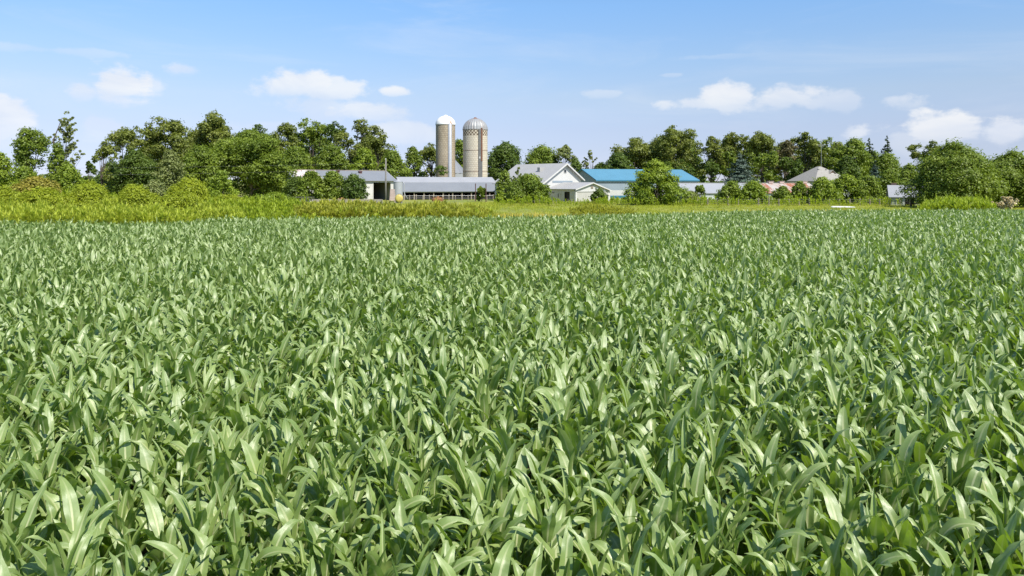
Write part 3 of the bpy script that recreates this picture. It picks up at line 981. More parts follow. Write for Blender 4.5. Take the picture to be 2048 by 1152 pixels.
def tree(name, label, cat, group, pxl, pxr, top, bot, d, mat='mid', style='round', seed=0, gap=0.0, base=None, n=None, bark='bark', size=None, squash=0.8, trunk=True, lean=0.0):
    """a tree or shrub that fills photo columns pxl..pxr and rows top..bot of crown when standing at depth d"""
    rng = np.random.default_rng(seed + 1000)
    cx = gx((pxl + pxr) / 2, d)
    w = (pxr - pxl) / F * d / 2 * (1.1 if style == 'tall' else 1.0)
    g0 = float(gh(cx, d)) if base is None else base
    if style == 'tall':
        bot = max(bot, min(bot + 25, 372))
    zt, zb = gz(top, d) - g0, max(gz(bot, d) - g0, 0.05)
    root = empty(name, (cx, d, g0), 0, label, cat, group)
    hz = (zt - zb) / 2
    zc = (zt + zb) / 2
    size = size or min(max(0.0030 * d, 0.09), 0.55)
    Cs = []
    if style in ('round', 'bush'):
        n = n or int(rng.integers(20, 28))
        for k in range(n):
            u = unit(rng.normal(0, 1, 3))
            rr = rng.uniform(0.25, 1) ** 0.5
            prof = 1.0
            cr = min(w, hz * 1.1) * rng.uniform(0.26, 0.40)
            if k < 3:
                u, rr = unit(np.array([rng.normal(0, 0.35), rng.normal(0, 0.35), 1.0])), 1.0
            p = np.array([u[0] * (w - cr * 0.9) * rr, u[1] * (w - cr * 0.9) * 0.9 * rr, zc + u[2] * (hz - cr * 0.72) * rr])
            if style == 'bush' and p[2] < zc:
                p[2] = zb + cr * 0.5 + (p[2] - zb) * 0.5
            Cs.append((p, cr))
    elif style == 'tall':       # several rounded lobes of foliage at different heights, gaps between them
        lobes = (n or int(rng.integers(5, 7))) + 4
        for k in range(lobes):
            rl = w * rng.uniform(0.38, 0.54)
            rv = min(rl * rng.uniform(0.9, 1.35), hz)
            if k == 0:
                lx, lt = rng.uniform(-0.3, 0.3) * w, 1.0
            else:
                lx = (((k * 0.618) % 1.0) * 2 - 1) * (w - rl * 0.65)
                lt = 1.0 - rng.uniform(0.02, 0.30) * (0.5 + abs(lx) / w) if k < lobes * 0.6 else rng.uniform(0.35, 0.72)
            ctr = np.array([lx, rng.uniform(-0.5, 0.5) * w, zb + (zt - zb) * lt - rv])
            if gap and k > 0 and rng.uniform() < gap:
                continue
            for j in range(9):
                u = unit(rng.normal(0, 1, 3))
                if j == 0:
                    u = np.array([rng.normal(0, 0.15), rng.normal(0, 0.15), 1.0])
                cr = rl * rng.uniform(0.30, 0.48)
                q = ctr + u * np.array([rl, rl, rv]) * (0.72 if j else 0.78) * rng.uniform(0.7, 1.0)
                q[2] = max(q[2], zb)
                Cs.append((q, cr))
    elif style == 'dome':       # leafy right down to the ground
        n = (n or int(rng.integers(24, 30))) + 8
        ts = (np.arange(n) + rng.uniform(0, 1, n)) / n
        for k in range(n):
            t = ts[k] ** 1.15
            cr = min(w, 2 * hz) * rng.uniform(0.23, 0.37)
            a = k * 2.39996 + rng.uniform(-0.5, 0.5)
            wr = w * max(1 - t ** 2.3, 0.02) ** 0.6 * (0.88 + 0.12 * min(t * 5, 1))
            q = max(wr - cr * 0.7, 0) * rng.uniform(0.5, 1.02)
            Cs.append((np.array([math.cos(a) * q, math.sin(a) * q * 0.85, zb + cr * 0.25 + (zt - zb - cr * 0.95) * t]), cr))
    elif style == 'sparse':     # thin young tree, small clumps out along rising twigs
        nb = n or 34
        for k in range(nb // 3):
            t = (k + rng.uniform(0, 1)) / (nb // 3)
            a = rng.uniform(0, 6.28)
            reach = w * (1 - 0.72 * t ** 1.3) * rng.uniform(0.5, 1.0)
            zb0 = zb + (zt - zb) * t * 0.86
            for j in range(3):
                s_ = (0.45, 0.75, 1.0)[j]
                cr = w * rng.uniform(0.06, 0.12) * (1.15 - 0.3 * j)
                rise = reach * 0.75 * s_ ** 1.2
                Cs.append((np.array([math.cos(a) * reach * s_, math.sin(a) * reach * s_, min(zb0 + rise, zt - cr * 0.6)]), cr))
        Cs.append((np.array([0.0, 0.0, zt - 0.1 * w]), 0.12 * w))
    elif style == 'layered':    # spreading tree whose foliage hangs in shelves
        lay = n or 6
        for k in range(lay):
            t = (k + 0.5) / lay
            rr = w * (1.0 - 0.85 * t ** 2.0) if t > 0.25 else w * (0.75 + t)
            m = int(5 + 5 * (1 - t))
            for j in range(m):
                a = 2 * PI * (j + rng.uniform(0, 0.8)) / m
                cr = w * rng.uniform(0.18, 0.27)
                r_ = max(rr - cr, 0) * rng.uniform(0.45, 1.0)
                Cs.append((np.array([math.cos(a) * r_, math.sin(a) * r_, zb + (zt - zb - cr * 0.7) * t + rng.normal(0, 0.15)]), cr))
    if Cs and style in ('round', 'dome', 'bush', 'layered'):
        # let the clumps reach the outline the tree has
        ex = max(abs(c[0]) + cr * 0.95 for c, cr in Cs)
        tz = max(c[2] + cr * squash for c, cr in Cs)
        for c, cr in Cs:
            c[:2] *= (w * 1.06 - cr * 0.5) / max(ex - cr * 0.5, 0.1)
            if c[2] > zc:
                c[2] = zc + (c[2] - zc) * (zt - zc - 0.3 * cr) / max(tz - zc - 0.3 * cr, 0.2)
    Vs, Qs, Rn = [], [], []
    b = 0
    if style == 'conifer':
        rows = (n or 15) * 2
        for k in range(rows):
            t = k / (rows - 1)
            z = zb + (zt - zb) * t * 0.99
            rr = (w * (1 - t) ** 0.85 + 0.05 * w) * rng.uniform(0.75, 1.15)
            m = max(3, int(8 * (1 - t) + 3))
            for j in range(m):
                if rng.uniform() < gap:
                    continue
                a = 2 * PI * (j + rng.uniform(0, 1)) / m
                L = rr * rng.uniform(0.75, 1.1)
                nn = max(6, int(L / size * 8))
                s_ = rng.uniform(0.1, 1, nn)
                sp = rng.normal(0, 0.11, nn) * L
                C = np.stack([math.cos(a) * s_ * L - math.sin(a) * sp, math.sin(a) * s_ * L + math.cos(a) * sp, z + rng.normal(0, 0.25) - 0.32 * s_ * L + 0.16 * s_ ** 3 * L + rng.normal(0, 0.07, nn) * size * 3], -1)
                N = unit(np.array([math.cos(a) * 0.4, math.sin(a) * 0.4, 0.8]) + rng.normal(0, 0.4, (nn, 3)))
                V, Q = leaf_cards(rng, C, N, size, 0.5)
                Vs.append(V); Qs.append(Q + b); Rn.append(np.repeat(rng.uniform(0, 1, nn) * 0.6 + rng.uniform(0, 0.4), 4))
                b += len(V)
    for (c, cr) in Cs:
        c[0] += lean * (c[2] / max(zt, 0.1))
        C, N = clump_cloud(rng, c, cr, squash, size, DENS * (1.4 if style in ('dome', 'layered') else 1.0))
        C[:, 2] = np.maximum(C[:, 2], 0.05)
        V, Q = leaf_cards(rng, C, N, size)
        Vs.append(V); Qs.append(Q + b)
        tone = rng.uniform(0, 0.45)
        Rn.append(np.repeat(np.clip(rng.uniform(0, 0.6, len(C)) + tone, 0, 1), 4))
        b += len(V)
    mb = MB()
    r0 = max(0.016 * zt, 0.025) if style not in ('bush', 'dome', 'sparse') else max(0.009 * zt, 0.015)
    tops = zb + (zt - zb) * (0.9 if style in ('conifer', 'sparse') else 0.55)
    if trunk:
        bend = rng.normal(0, 0.04, 2) * zt
        mb.tube([(0, 0, -0.15), (bend[0] * 0.5, bend[1] * 0.5, tops * 0.4), (bend[0], bend[1], tops * 0.75), (bend[0] * 0.6 + lean * 0.5, 0, tops)], [r0 * 1.25, r0, r0 * 0.7, r0 * 0.25], 7)
        picks = Cs if len(Cs) <= 14 else [Cs[i] for i in rng.choice(len(Cs), min(len(Cs), 14 if style != 'sparse' else 26), replace=False)]
        for (c, cr) in picks:
            z0 = min(max(zb * 0.6, 0.2) + 0.35 * max(c[2] - zb, 0) * rng.uniform(0.5, 1.0), tops * 0.95)
            s0 = np.array([bend[0] * 0.6, bend[1] * 0.6, z0])
            mid = s0 * 0.45 + c * 0.55 + np.array([0, 0, -0.10 * np.linalg.norm(c - s0)])
            k = 0.5 if style != 'sparse' else 0.3
            mb.tube([s0, mid, c], [r0 * k, r0 * k * 0.6, r0 * k * 0.2], 5, cap=False)
        mb.build('trunk', M[bark], root, True)
    mesh_np('crown', np.concatenate(Vs), np.concatenate(Qs), M[mat], root, None, np.concatenate(Rn))
    return root


GL, GCN, GR = 'trees of the left grove', 'trees behind the farm buildings', 'trees of the right grove'
GS = 'shrubs on the left bank'
GY_ = 'shrubs in the farmyard'
TREES = [
    # name, label, category, group, left, right, top, crown bottom, depth, material, style, options
    ('leafy_tree', 'light green tree cut by the left edge of the photo', 'tree', GL, -40, 36, 303, 392, 66, 'bright', 'dome', {}),
    ('leafy_tree', 'dark rounded tree with bare trunk showing, near the left edge', 'tree', GL, 25, 99, 256, 352, 78, 'mid', 'round', dict(n=34)),
    ('cottonwood_tree', 'tall see-through cottonwood with sparse leaves leaning right, near the left edge', 'tree', GL, 88, 162, 222, 352, 80, 'grey', 'sparse', dict(n=130, lean=.5)),
    ('leafy_tree', 'small mid-green tree right under the sparse cottonwood', 'tree', GL, 90, 140, 286, 380, 74, 'mid', 'dome', {}),
    ('shrub', 'light green bushy growth at the right foot of the sparse cottonwood', 'shrub', GS, 108, 168, 328, 385, 68, 'bright', 'dome', {}),
    ('leafy_tree', 'little dark tree standing apart in the gap right of the cottonwood', 'tree', GL, 166, 192, 322, 378, 120, 'dark', 'tall', dict(n=3)),
    ('leafy_tree', 'thin dark tree at the left end of the big grove', 'tree', GL, 182, 232, 281, 380, 135, 'olive', 'tall', dict(n=4, gap=.15)),
    ('leafy_tree', 'broad olive tree, left shoulder of the big grove', 'tree', GL, 216, 296, 250, 372, 150, 'olive', 'tall', {}),
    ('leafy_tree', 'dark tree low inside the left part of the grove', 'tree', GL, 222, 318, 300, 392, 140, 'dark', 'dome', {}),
    ('leafy_tree', 'high-crowned olive tree second along the grove skyline', 'tree', GL, 284, 392, 232, 350, 160, 'olive', 'tall', dict(n=7)),
    ('willow_tree', 'pale grey-green willow-like tree in front of the left grove', 'tree', GL, 306, 374, 300, 392, 112, 'grey', 'dome', {}),
    ('leafy_tree', 'rounded bright green tree beside the pale willow', 'tree', GL, 352, 452, 291, 390, 120, 'mid', 'dome', {}),
    ('leafy_tree', 'brown-tinged tall tree, highest of the left grove', 'tree', GL, 384, 502, 228, 340, 168, 'olive', 'tall', dict(n=8)),
    ('leafy_tree', 'massive yellow-green tree with forked trunk in front of the left grove', 'tree', GL, 418, 584, 252, 385, 128, 'mid', 'tall', dict(n=9, bark='bark_pale')),
    ('leafy_tree', 'narrow dark tree behind the right side of the forked tree', 'tree', GL, 470, 545, 247, 350, 165, 'dark', 'tall', {}),
    ('leafy_tree', 'airy tree just right of the forked tree with sky through its crown', 'tree', GL, 532, 604, 243, 330, 162, 'olive', 'tall', dict(gap=.25)),
    ('leafy_tree', 'full green tree above the left end of the white barn', 'tree', GL, 582, 664, 239, 345, 170, 'mid', 'tall', dict(n=6)),
    ('leafy_tree', 'lower green tree directly behind the white barn ridge', 'tree', GL, 540, 640, 292, 388, 152, 'mid', 'dome', {}),
    ('leafy_tree', 'slim dark tree between two taller ones above the white barn', 'tree', GL, 642, 692, 241, 340, 166, 'dark', 'tall', dict(n=4)),
    ('leafy_tree', 'tall open tree with two raised tops above the barn gable', 'tree', GL, 674, 746, 236, 335, 164, 'olive', 'tall', dict(n=6, gap=.2)),
    ('leafy_tree', 'right-hand tall tree of the left grove, gap-filled crown sloping down', 'tree', GL, 722, 796, 247, 340, 168, 'olive', 'tall', dict(n=6, gap=.15)),
    ('leafy_tree', 'bright low tree behind the middle of the white barn', 'tree', GL, 628, 706, 290, 370, 154, 'mid', 'dome', {}),
    ('leafy_tree', 'yellow-green low tree behind the right end of the white barn', 'tree', GL, 692, 762, 296, 372, 153, 'bright', 'dome', {}),
    ('leafy_tree', 'dark tree behind the utility pole', 'tree', GL, 748, 820, 300, 372, 158, 'mid', 'dome', {}),
    ('leafy_tree', 'green tree left of the white-domed silo', 'tree', GCN, 800, 852, 292, 372, 178, 'mid', 'dome', {}),
    ('leafy_tree', 'tree touching the left side of the white-domed silo', 'tree', GCN, 832, 896, 281, 372, 190, 'olive', 'tall', {}),
    ('leafy_tree', 'tree seen in the slot between the two silos', 'tree', GCN, 892, 946, 279, 372, 200, 'mid', 'dome', {}),
    ('ivy_bush', 'dark ivy bush climbing the foot of the white-domed silo', 'ivy', None, 866, 897, 330, 372, 163.5, 'dark', 'bush', dict(trunk=False)),
    ('leafy_tree', 'dense dark round tree right of the steel-domed silo', 'tree', GCN, 960, 1062, 284, 372, 186, 'dark', 'dome', dict(n=26)),
    ('leafy_tree', 'dark round tree behind the white house ridge', 'tree', GCN, 1036, 1134, 290, 372, 190, 'mid', 'dome', dict(n=26)),
    ('leafy_tree', 'airy tree poking up behind the white house gable', 'tree', GCN, 1106, 1154, 289, 365, 188, 'grey', 'tall', dict(n=4, gap=.25)),
    ('leafy_tree', 'low dark tree between the white house and the blue roof', 'tree', GCN, 1128, 1172, 317, 372, 186, 'dark', 'dome', {}),
    ('half_dead_tree', 'half-dead tree with bare twigs left of the blue roof', 'tree', GCN, 1158, 1202, 300, 350, 196, 'grey', 'sparse', dict(n=36)),
    ('leafy_tree', 'low dark hedge tree behind the left end of the blue roof', 'tree', GCN, 1180, 1226, 325, 365, 205, 'dark', 'dome', {}),
    ('leafy_tree', 'dark round tree above the blue roof', 'tree', GR, 1203, 1268, 304, 365, 190, 'dark', 'dome', {}),
    ('leafy_tree', 'broad tree at the left end of the right grove skyline', 'tree', GR, 1220, 1318, 272, 345, 200, 'olive', 'tall', dict(n=7)),
    ('leafy_tree', 'tallest tree of the right grove, above the blue roof', 'tree', GR, 1294, 1404, 247, 350, 198, 'olive', 'tall', dict(n=8)),
    ('leafy_tree', 'dark low tree behind the right end of the blue roof', 'tree', GR, 1318, 1388, 318, 372, 194, 'dark', 'tall', {}),
    ('leafy_tree', 'tree with exposed forked trunk right of the blue roof', 'tree', GR, 1394, 1456, 270, 345, 196, 'olive', 'tall', dict(n=6, gap=.15)),
    ('leafy_tree', 'dark slender tree beside the tree with the exposed fork', 'tree', GR, 1404, 1442, 318, 372, 188, 'dark', 'tall', dict(n=3)),
    ('leafy_tree', 'olive tree rising behind the blue spruce', 'tree', GR, 1442, 1504, 263, 345, 200, 'olive', 'tall', {}),
    ('leafy_tree', 'leafy tree filling in left of the blue spruce top', 'tree', GR, 1440, 1480, 300, 372, 192, 'mid', 'tall', dict(n=4)),
    ('spruce_tree', 'blue-grey spruce in front of the right grove', 'spruce', None, 1436, 1524, 306, 374, 172, 'spruce', 'conifer', dict(n=16)),
    ('leafy_tree', 'tall olive tree right of the blue spruce', 'tree', GR, 1498, 1562, 261, 345, 198, 'olive', 'tall', {}),
    ('leafy_tree', 'mid-green tree low behind the rust-streaked shed', 'tree', GR, 1506, 1560, 300, 374, 186, 'mid', 'tall', {}),
    ('leafy_tree', 'thin brown-grey dying tree in the right grove', 'tree', GR, 1550, 1600, 276, 365, 192, 'brown', 'tall', dict(n=4, gap=.25, bark='bark_pale')),
    ('leafy_tree', 'tall tree left of the tan pyramid roof', 'tree', GR, 1584, 1644, 263, 350, 200, 'olive', 'tall', dict(n=6)),
    ('leafy_tree', 'green tree directly above the tan pyramid roof', 'tree', GR, 1618, 1672, 274, 350, 204, 'mid', 'tall', {}),
    ('leafy_tree', 'dark tree low on the left of the pyramid roof', 'tree', GR, 1560, 1612, 312, 374, 184, 'dark', 'tall', {}),
    ('leafy_tree', 'rounded tree behind the thin antenna mast', 'tree', GR, 1656, 1742, 275, 350, 198, 'mid', 'tall', dict(n=7)),
    ('leafy_tree', 'dark tree between the antenna mast and the lone fir', 'tree', GR, 1664, 1724, 312, 378, 186, 'dark', 'dome', {}),
    ('fir_tree', 'dark fir whose ragged top pokes out left of the lone fir', 'fir', None, 1712, 1764, 276, 360, 204, 'fir', 'conifer', dict(n=11, gap=.2)),
    ('fir_tree', 'lone dark fir with ragged pointed top on the skyline', 'fir', None, 1746, 1802, 272, 360, 200, 'fir', 'conifer', dict(n=11, gap=.22)),
    ('leafy_tree', 'green tree sloping down to the right gap in the skyline', 'tree', GR, 1730, 1816, 306, 385, 182, 'mid', 'dome', dict(n=24)),
    ('spruce_tree', 'small blue-green spruce half hidden behind the hedgerow', 'spruce', None, 1730, 1772, 324, 372, 160, 'spruce', 'conifer', dict(n=10)),
    ('leafy_tree', 'dark upright tree at the left edge of the big right-hand mass', 'tree', GR, 1822, 1886, 279, 372, 165, 'olive', 'tall', dict(n=5)),
    ('fir_tree', 'tiny fir tip peeking over the big spreading tree', 'fir', None, 1884, 1902, 283, 340, 190, 'fir', 'conifer', dict(n=8, gap=.3)),
    ('leafy_tree', 'huge spreading green tree mass at the right end, dark at its foot', 'tree', GR, 1820, 1996, 287, 402, 98, 'mid', 'dome', dict(n=46)),
    ('leafy_tree', 'green tree cut by the right edge of the photo', 'tree', GR, 1944, 2110, 304, 404, 101, 'mid', 'dome', dict(n=42)),
    ('leafy_tree', 'broad light green tree with drooping shelves of leaves before the blue-roofed shed', 'tree', None, 1248, 1374, 318, 402, 112, 'bright', 'layered', dict(n=7)),
    # second row, seen between the trunks and over the shoulders of the first
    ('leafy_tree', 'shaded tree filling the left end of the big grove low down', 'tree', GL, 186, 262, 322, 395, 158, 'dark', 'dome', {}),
    ('leafy_tree', 'tree in the dip of the skyline right of the forked tree', 'tree', GL, 500, 590, 272, 372, 182, 'olive', 'dome', {}),
    ('leafy_tree', 'tree in the second row above the left half of the barn roof', 'tree', GL, 585, 690, 268, 372, 184, 'mid', 'dome', {}),
    ('leafy_tree', 'tree in the second row above the right half of the barn roof', 'tree', GL, 680, 792, 276, 372, 184, 'olive', 'dome', {}),
    ('leafy_tree', 'tree in the dip between the two highest crowns of the left grove', 'tree', GL, 340, 440, 262, 372, 182, 'olive', 'dome', {}),
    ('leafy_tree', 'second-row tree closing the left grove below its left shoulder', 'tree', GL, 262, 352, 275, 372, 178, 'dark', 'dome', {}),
    ('leafy_tree', 'second-row tree between the broad and the tallest tree of the right grove', 'tree', GR, 1270, 1350, 282, 365, 218, 'olive', 'dome', {}),
    ('leafy_tree', 'second-row tree over the right end of the blue roof', 'tree', GR, 1345, 1412, 278, 360, 218, 'mid', 'dome', {}),
    ('leafy_tree', 'second-row tree between the exposed fork and the blue spruce', 'tree', GR, 1420, 1490, 279, 350, 220, 'olive', 'dome', {}),
    ('leafy_tree', 'second-row tree over the right side of the blue spruce', 'tree', GR, 1474, 1546, 277, 355, 220, 'mid', 'dome', {}),
    ('leafy_tree', 'second-row tree left of the dying brown tree', 'tree', GR, 1532, 1604, 284, 352, 221, 'olive', 'dome', {}),
    ('leafy_tree', 'second-row tree peeking over the left slope of the pyramid roof', 'tree', GR, 1590, 1668, 281, 360, 222, 'dark', 'dome', {}),
    ('leafy_tree', 'second-row tree closing the gap behind the antenna mast', 'tree', GR, 1640, 1710, 284, 372, 222, 'olive', 'dome', {}),
    ('leafy_tree', 'leafy tree at the foot of the two dark firs', 'tree', GR, 1700, 1780, 300, 380, 206, 'mid', 'dome', {}),
    ('leafy_tree', 'tree low in the gap left of the big right-hand tree mass', 'tree', GR, 1786, 1850, 328, 400, 150, 'mid', 'dome', {}),
    ('leafy_tree', 'light bushy tree between the left edge and the reddish-tipped shrub', 'tree', GL, 18, 84, 332, 390, 72, 'bright', 'dome', {}),
    ('leafy_tree', 'tree behind the foot of the forked tree beside the barn gable', 'tree', GL, 500, 600, 318, 395, 142, 'dark', 'dome', {}),
    # shrubs before the white barn
    ('shrub', 'grey-green dark shrub at the left end of the white barn', 'shrub', GY_, 566, 622, 352, 400, 124, 'dark', 'dome', {}),
    ('shrub', 'pointed green shrub, left of three before the white barn', 'shrub', GY_, 591, 655, 340, 400, 121, 'mid', 'dome', {}),
    ('shrub', 'rounded green shrub, middle one before the white barn', 'shrub', GY_, 633, 697, 341, 400, 122, 'mid', 'dome', {}),
    ('shrub', 'dark green shrub beside the bare white wall of the barn', 'shrub', GY_, 678, 736, 347, 400, 121, 'dark', 'dome', {}),
    ('shrub', 'light green young tree standing before the forked trunk', 'shrub', GY_, 408, 478, 340, 402, 92, 'bright', 'layered', dict(n=6)),
    ('shrub', 'low bright shrub at the foot of the forked tree', 'shrub', GY_, 515, 583, 384, 408, 104, 'bright', 'dome', {}),
    # around the house
    ('shrub', 'dense bright bush before the left corner of the white house', 'shrub', GY_, 1011, 1103, 347, 405, 122, 'mid', 'dome', dict(n=26)),
    ('shrub', 'taller green bush between the cattle shed and the white house', 'shrub', GY_, 990, 1030, 340, 402, 138, 'mid', 'dome', {}),
    ('shrub', 'thin grey-green sapling against the white house roof', 'shrub', GY_, 1016, 1058, 334, 380, 126, 'grey', 'sparse', dict(n=22)),
    ('shrub', 'slim green sapling among the cattle-yard rails', 'shrub', GY_, 953, 973, 373, 406, 132, 'mid', 'tall', dict(n=3)),
    ('shrub', 'round dark bush before the annex garage wall', 'shrub', GY_, 1179, 1216, 377, 404, 120, 'dark', 'dome', dict(n=16)),
    ('shrub', 'low light shrub beside the cattle shed corner', 'shrub', GY_, 988, 1020, 384, 404, 128, 'bright', 'dome', {}),
    # hedgerow on the right
    ('shrub', 'narrow upright shrub before the grey end of the long shed', 'shrub', GY_, 1386, 1414, 370, 406, 122, 'mid', 'tall', dict(n=3)),
    ('shrub', 'low sage-green shrub at the foot of the drooping light tree', 'shrub', GY_, 1359, 1403, 382, 408, 118, 'grey', 'dome', {}),
    ('shrub', 'rounded shrub, left of the pair covering the middle of the long shed', 'shrub', GY_, 1434, 1492, 362, 406, 120, 'mid', 'dome', {}),
    ('shrub', 'brighter rounded shrub, right of the pair covering the long shed', 'shrub', GY_, 1475, 1538, 362, 407, 117, 'bright', 'dome', {}),
    ('shrub', 'small bush before the rust-streaked roof', 'shrub', GY_, 1541, 1590, 372, 406, 119, 'mid', 'dome', {}),
    ('shrub', 'pointed bush before the right end of the rust-streaked roof', 'shrub', GY_, 1579, 1621, 362, 406, 119, 'mid', 'dome', {}),
    ('shrub', 'hedgerow shrub under the tan pyramid roof', 'shrub', GY_, 1611, 1679, 353, 406, 117, 'bright', 'dome', dict(n=22)),
    ('shrub', 'hedgerow shrub right of the antenna mast', 'shrub', GY_, 1657, 1725, 348, 406, 120, 'bright', 'dome', dict(n=22)),
    ('shrub', 'dark-footed hedgerow shrub in the middle of the right hedge', 'shrub', GY_, 1701, 1769, 350, 406, 119, 'mid', 'dome', dict(n=22)),
    ('shrub', 'tall hedgerow shrub left of the half-hidden grey shed', 'shrub', GY_, 1746, 1812, 338, 406, 121, 'mid', 'dome', dict(n=22)),
    ('shrub', 'low round bush right of the half-hidden grey shed', 'shrub', GY_, 1835, 1871, 388, 410, 96, 'bright', 'dome', {}),
    ('flowering_shrub', 'cream-plumed flowering bush at the right edge above the maize', 'shrub', None, 1988, 2040, 394, 424, 66, 'cream', 'sparse', dict(n=96, trunk=True)),
    # shrubs on the left bank
    ('shrub', 'yellowish reddish-tipped shrub under the dark rounded tree', 'shrub', GS, 25, 116, 353, 388, 62, 'russet', 'dome', {}),
    ('shrub', 'lime green shrub at the far left edge of the bank', 'shrub', GS, -40, 42, 372, 425, 47, 'lime', 'dome', {}),
    ('shrub', 'mounded shrub right of the reddish-tipped one', 'shrub', GS, 150, 214, 362, 400, 62, 'lime', 'dome', {}),
    ('shrub', 'light shrub in the dip below the grove, left of the peak', 'shrub', GS, 236, 292, 368, 405, 58, 'lime', 'dome', {}),
    ('shrub', 'pale green shrub under the willow-like tree', 'shrub', GS, 282, 336, 359, 400, 62, 'grey', 'dome', {}),
    ('shrub', 'large rounded lime-green shrub below the bright round tree', 'shrub', GS, 332, 424, 357, 412, 60, 'lime', 'dome', dict(n=26)),
    ('shrub', 'low lime shrub in the left middle of the bank', 'shrub', GS, 30, 138, 376, 420, 48, 'lime', 'dome', dict(n=26)),
    ('shrub', 'low lime shrub in the centre of the bank', 'shrub', GS, 128, 232, 371, 418, 49, 'lime', 'dome', dict(n=26)),
    ('shrub', 'low lime shrub right of the bank centre, before the pale willow', 'shrub', GS, 222, 322, 373, 420, 48, 'lime', 'dome', dict(n=26)),
    ('shrub', 'green shrub sloping down on the right of the bank', 'shrub', GS, 316, 412, 384, 426, 49, 'lime', 'dome', dict(n=26)),
    ('shrub', 'low green shrub ending the bank before the yard', 'shrub', GS, 420, 500, 389, 420, 66, 'lime', 'dome', {}),
    ('shrub', 'low green shrub left of the brown-stemmed weeds', 'shrub', GS, 488, 562, 390, 420, 70, 'bright', 'dome', {}),
    ('shrub', 'last low shrub beside the brown-stemmed weeds', 'shrub', GS, 548, 612, 394, 420, 72, 'bright', 'dome', {}),
]
for i, (nm, lb, ct, gp, l, r_, t_, b_, d_, mt, sty, opt) in enumerate(TREES):
    tree(nm, lb, ct, gp, l, r_, t_, b_, d_, mt, sty, seed=i * 7 + 3, **opt)

# far woods seen through the gaps
rng = np.random.default_rng(77)
m = 9000
fxp = rng.uniform(-900, 900, m)
fy = 820 + rng.normal(0, 14, m)
ht = 9 + 3 * np.sin(fxp * 0.021) + 2 * np.sin(fxp * 0.067 + 1)
C = np.stack([fxp, fy, rng.uniform(0, 1, m) ** 0.7 * ht], -1)
V, Qd = leaf_cards(rng, C, unit(rng.normal(0, 0.6, (m, 3)) + np.array([0, -0.6, 0.5])), np.full(m, 4.5), 0.8)
o = mesh_np('far_woods', V, Qd, M['dark'], None, None, np.repeat(rng.uniform(0, 1, m), 4))
tag(o, 'low line of distant woods on the horizon', 'woods', kind='stuff')
# ------------------------------------------------------------------ buildings
def slope_prof(ya, za, yb, zb, th, lift=0.004):
    """roof slab from (ya, za) up to (yb, zb)"""
    return [(ya, za + lift), (yb, zb + lift), (yb, zb + th), (ya, za + th)]


def front_wall(mb, L, y, h, ops, th=0.16, x0=0.0):
    """wall along x from x0 to L at depth y with openings (x0, x1, z0, z1)"""
    x = x0
    for (a, b_, z0, z1) in sorted(ops):
        if a > x:
            mb.box(x, a, y, y + th, -0.3, h)
        if z0 > 0:
            mb.box(a, b_, y, y + th, -0.3, z0)
        if z1 < h:
            mb.box(a, b_, y, y + th, z1, h)
        x = b_
    if x < L:
        mb.box(x, L, y, y + th, -0.3, h)


def gable_wall(mb, x, Wf, zf, Wb, zbk, zr, th=0.16):
    mb.prism_x([(-Wf, -0.3), (-Wf, zf), (0, zr), (Wb, zbk), (Wb, -0.3)], x, x + th)


# ---- white barn with the dark doorway (left)
b = empty('barn', (-43.1, 135.0, 0), R(36), 'white barn with grey metal roof and dark open doorway, half hidden by shrubs', 'barn')
L, W, ze, zr = 20.0, 4.7, 4.05, 5.95
w_ = MB()
front_wall(w_, L, -W, ze, [(15.5, 19.3, 0, 3.6)])
w_.build('front_wall', M['white_wall'], b)
w_ = MB()
gable_wall(w_, 0.0, W - 0.16, ze + 0.02, W, ze, zr - 0.02)
w_.build('gable_wall', M['white_steel'], b)
w_ = MB()
gable_wall(w_, L - 0.16, W - 0.16, ze + 0.02, W, ze, zr - 0.02)
w_.build('gable_wall', M['white_steel'], b)
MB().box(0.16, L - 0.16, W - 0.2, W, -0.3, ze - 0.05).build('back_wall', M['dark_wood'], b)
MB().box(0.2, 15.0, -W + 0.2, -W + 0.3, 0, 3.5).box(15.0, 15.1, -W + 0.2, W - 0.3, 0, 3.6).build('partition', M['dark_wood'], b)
sl = (zr - ze) / W
rf = MB()
rf.prism_x(slope_prof(-W - 0.45, ze - 0.45 * sl, 0, zr, 0.10), -0.45, L + 0.45)
rf.prism_x(slope_prof(W + 0.4, ze - 0.4 * sl, 0.0, zr, 0.10)[::-1], -0.45, L + 0.45)
roof = rf.build('roof', M['galv'], b)
MB().prism_x(slope_prof(-W - 0.47, ze - 0.47 * sl, -0.02, zr - 0.008, 0.115, 0.1), 0.2, 5.2).build('rusty_sheet', sheet_metal('rusty_sheet', (0.62, 0.58, 0.56), (0.36, 0.14, 0.07), amount=0.8, stain_scale=0.9, streak=(2.2, 0.5, 0.5)), roof)
MB().box(-0.45, L + 0.45, -0.14, 0.14, zr + 0.09, zr + 0.15).build('ridge_cap', M['pink_board'], roof)
rk = MB()
for x0, x1 in ((-0.53, -0.455), (L + 0.455, L + 0.53)):
    rk.prism_x(slope_prof(-W - 0.5, ze - 0.5 * sl - 0.12, 0, zr - 0.12, 0.26), x0, x1)
rk.build('rake_board', M['trim'], roof)
for vx, vy in ((9.6, -0.9), (14.2, -1.3)):
    z = zr + vy * sl
    v = MB().box(vx - 0.28, vx + 0.28, vy - 0.25, vy + 0.25, z - 0.05, z + 0.36)
    v.prism_x([(vy - 0.38, z + 0.36), (vy + 0.38, z + 0.36), (vy, z + 0.52)], vx - 0.38, vx + 0.38)
    v.build('roof_vent', M['dark_red'], roof)
MB().box(15.3, 19.5, -W - 0.05, -W - 0.003, 3.6, 3.95).box(15.3, 15.5, -W - 0.05, -W - 0.003, 0, 3.6).build('door_frame', M['white_wall'], b)

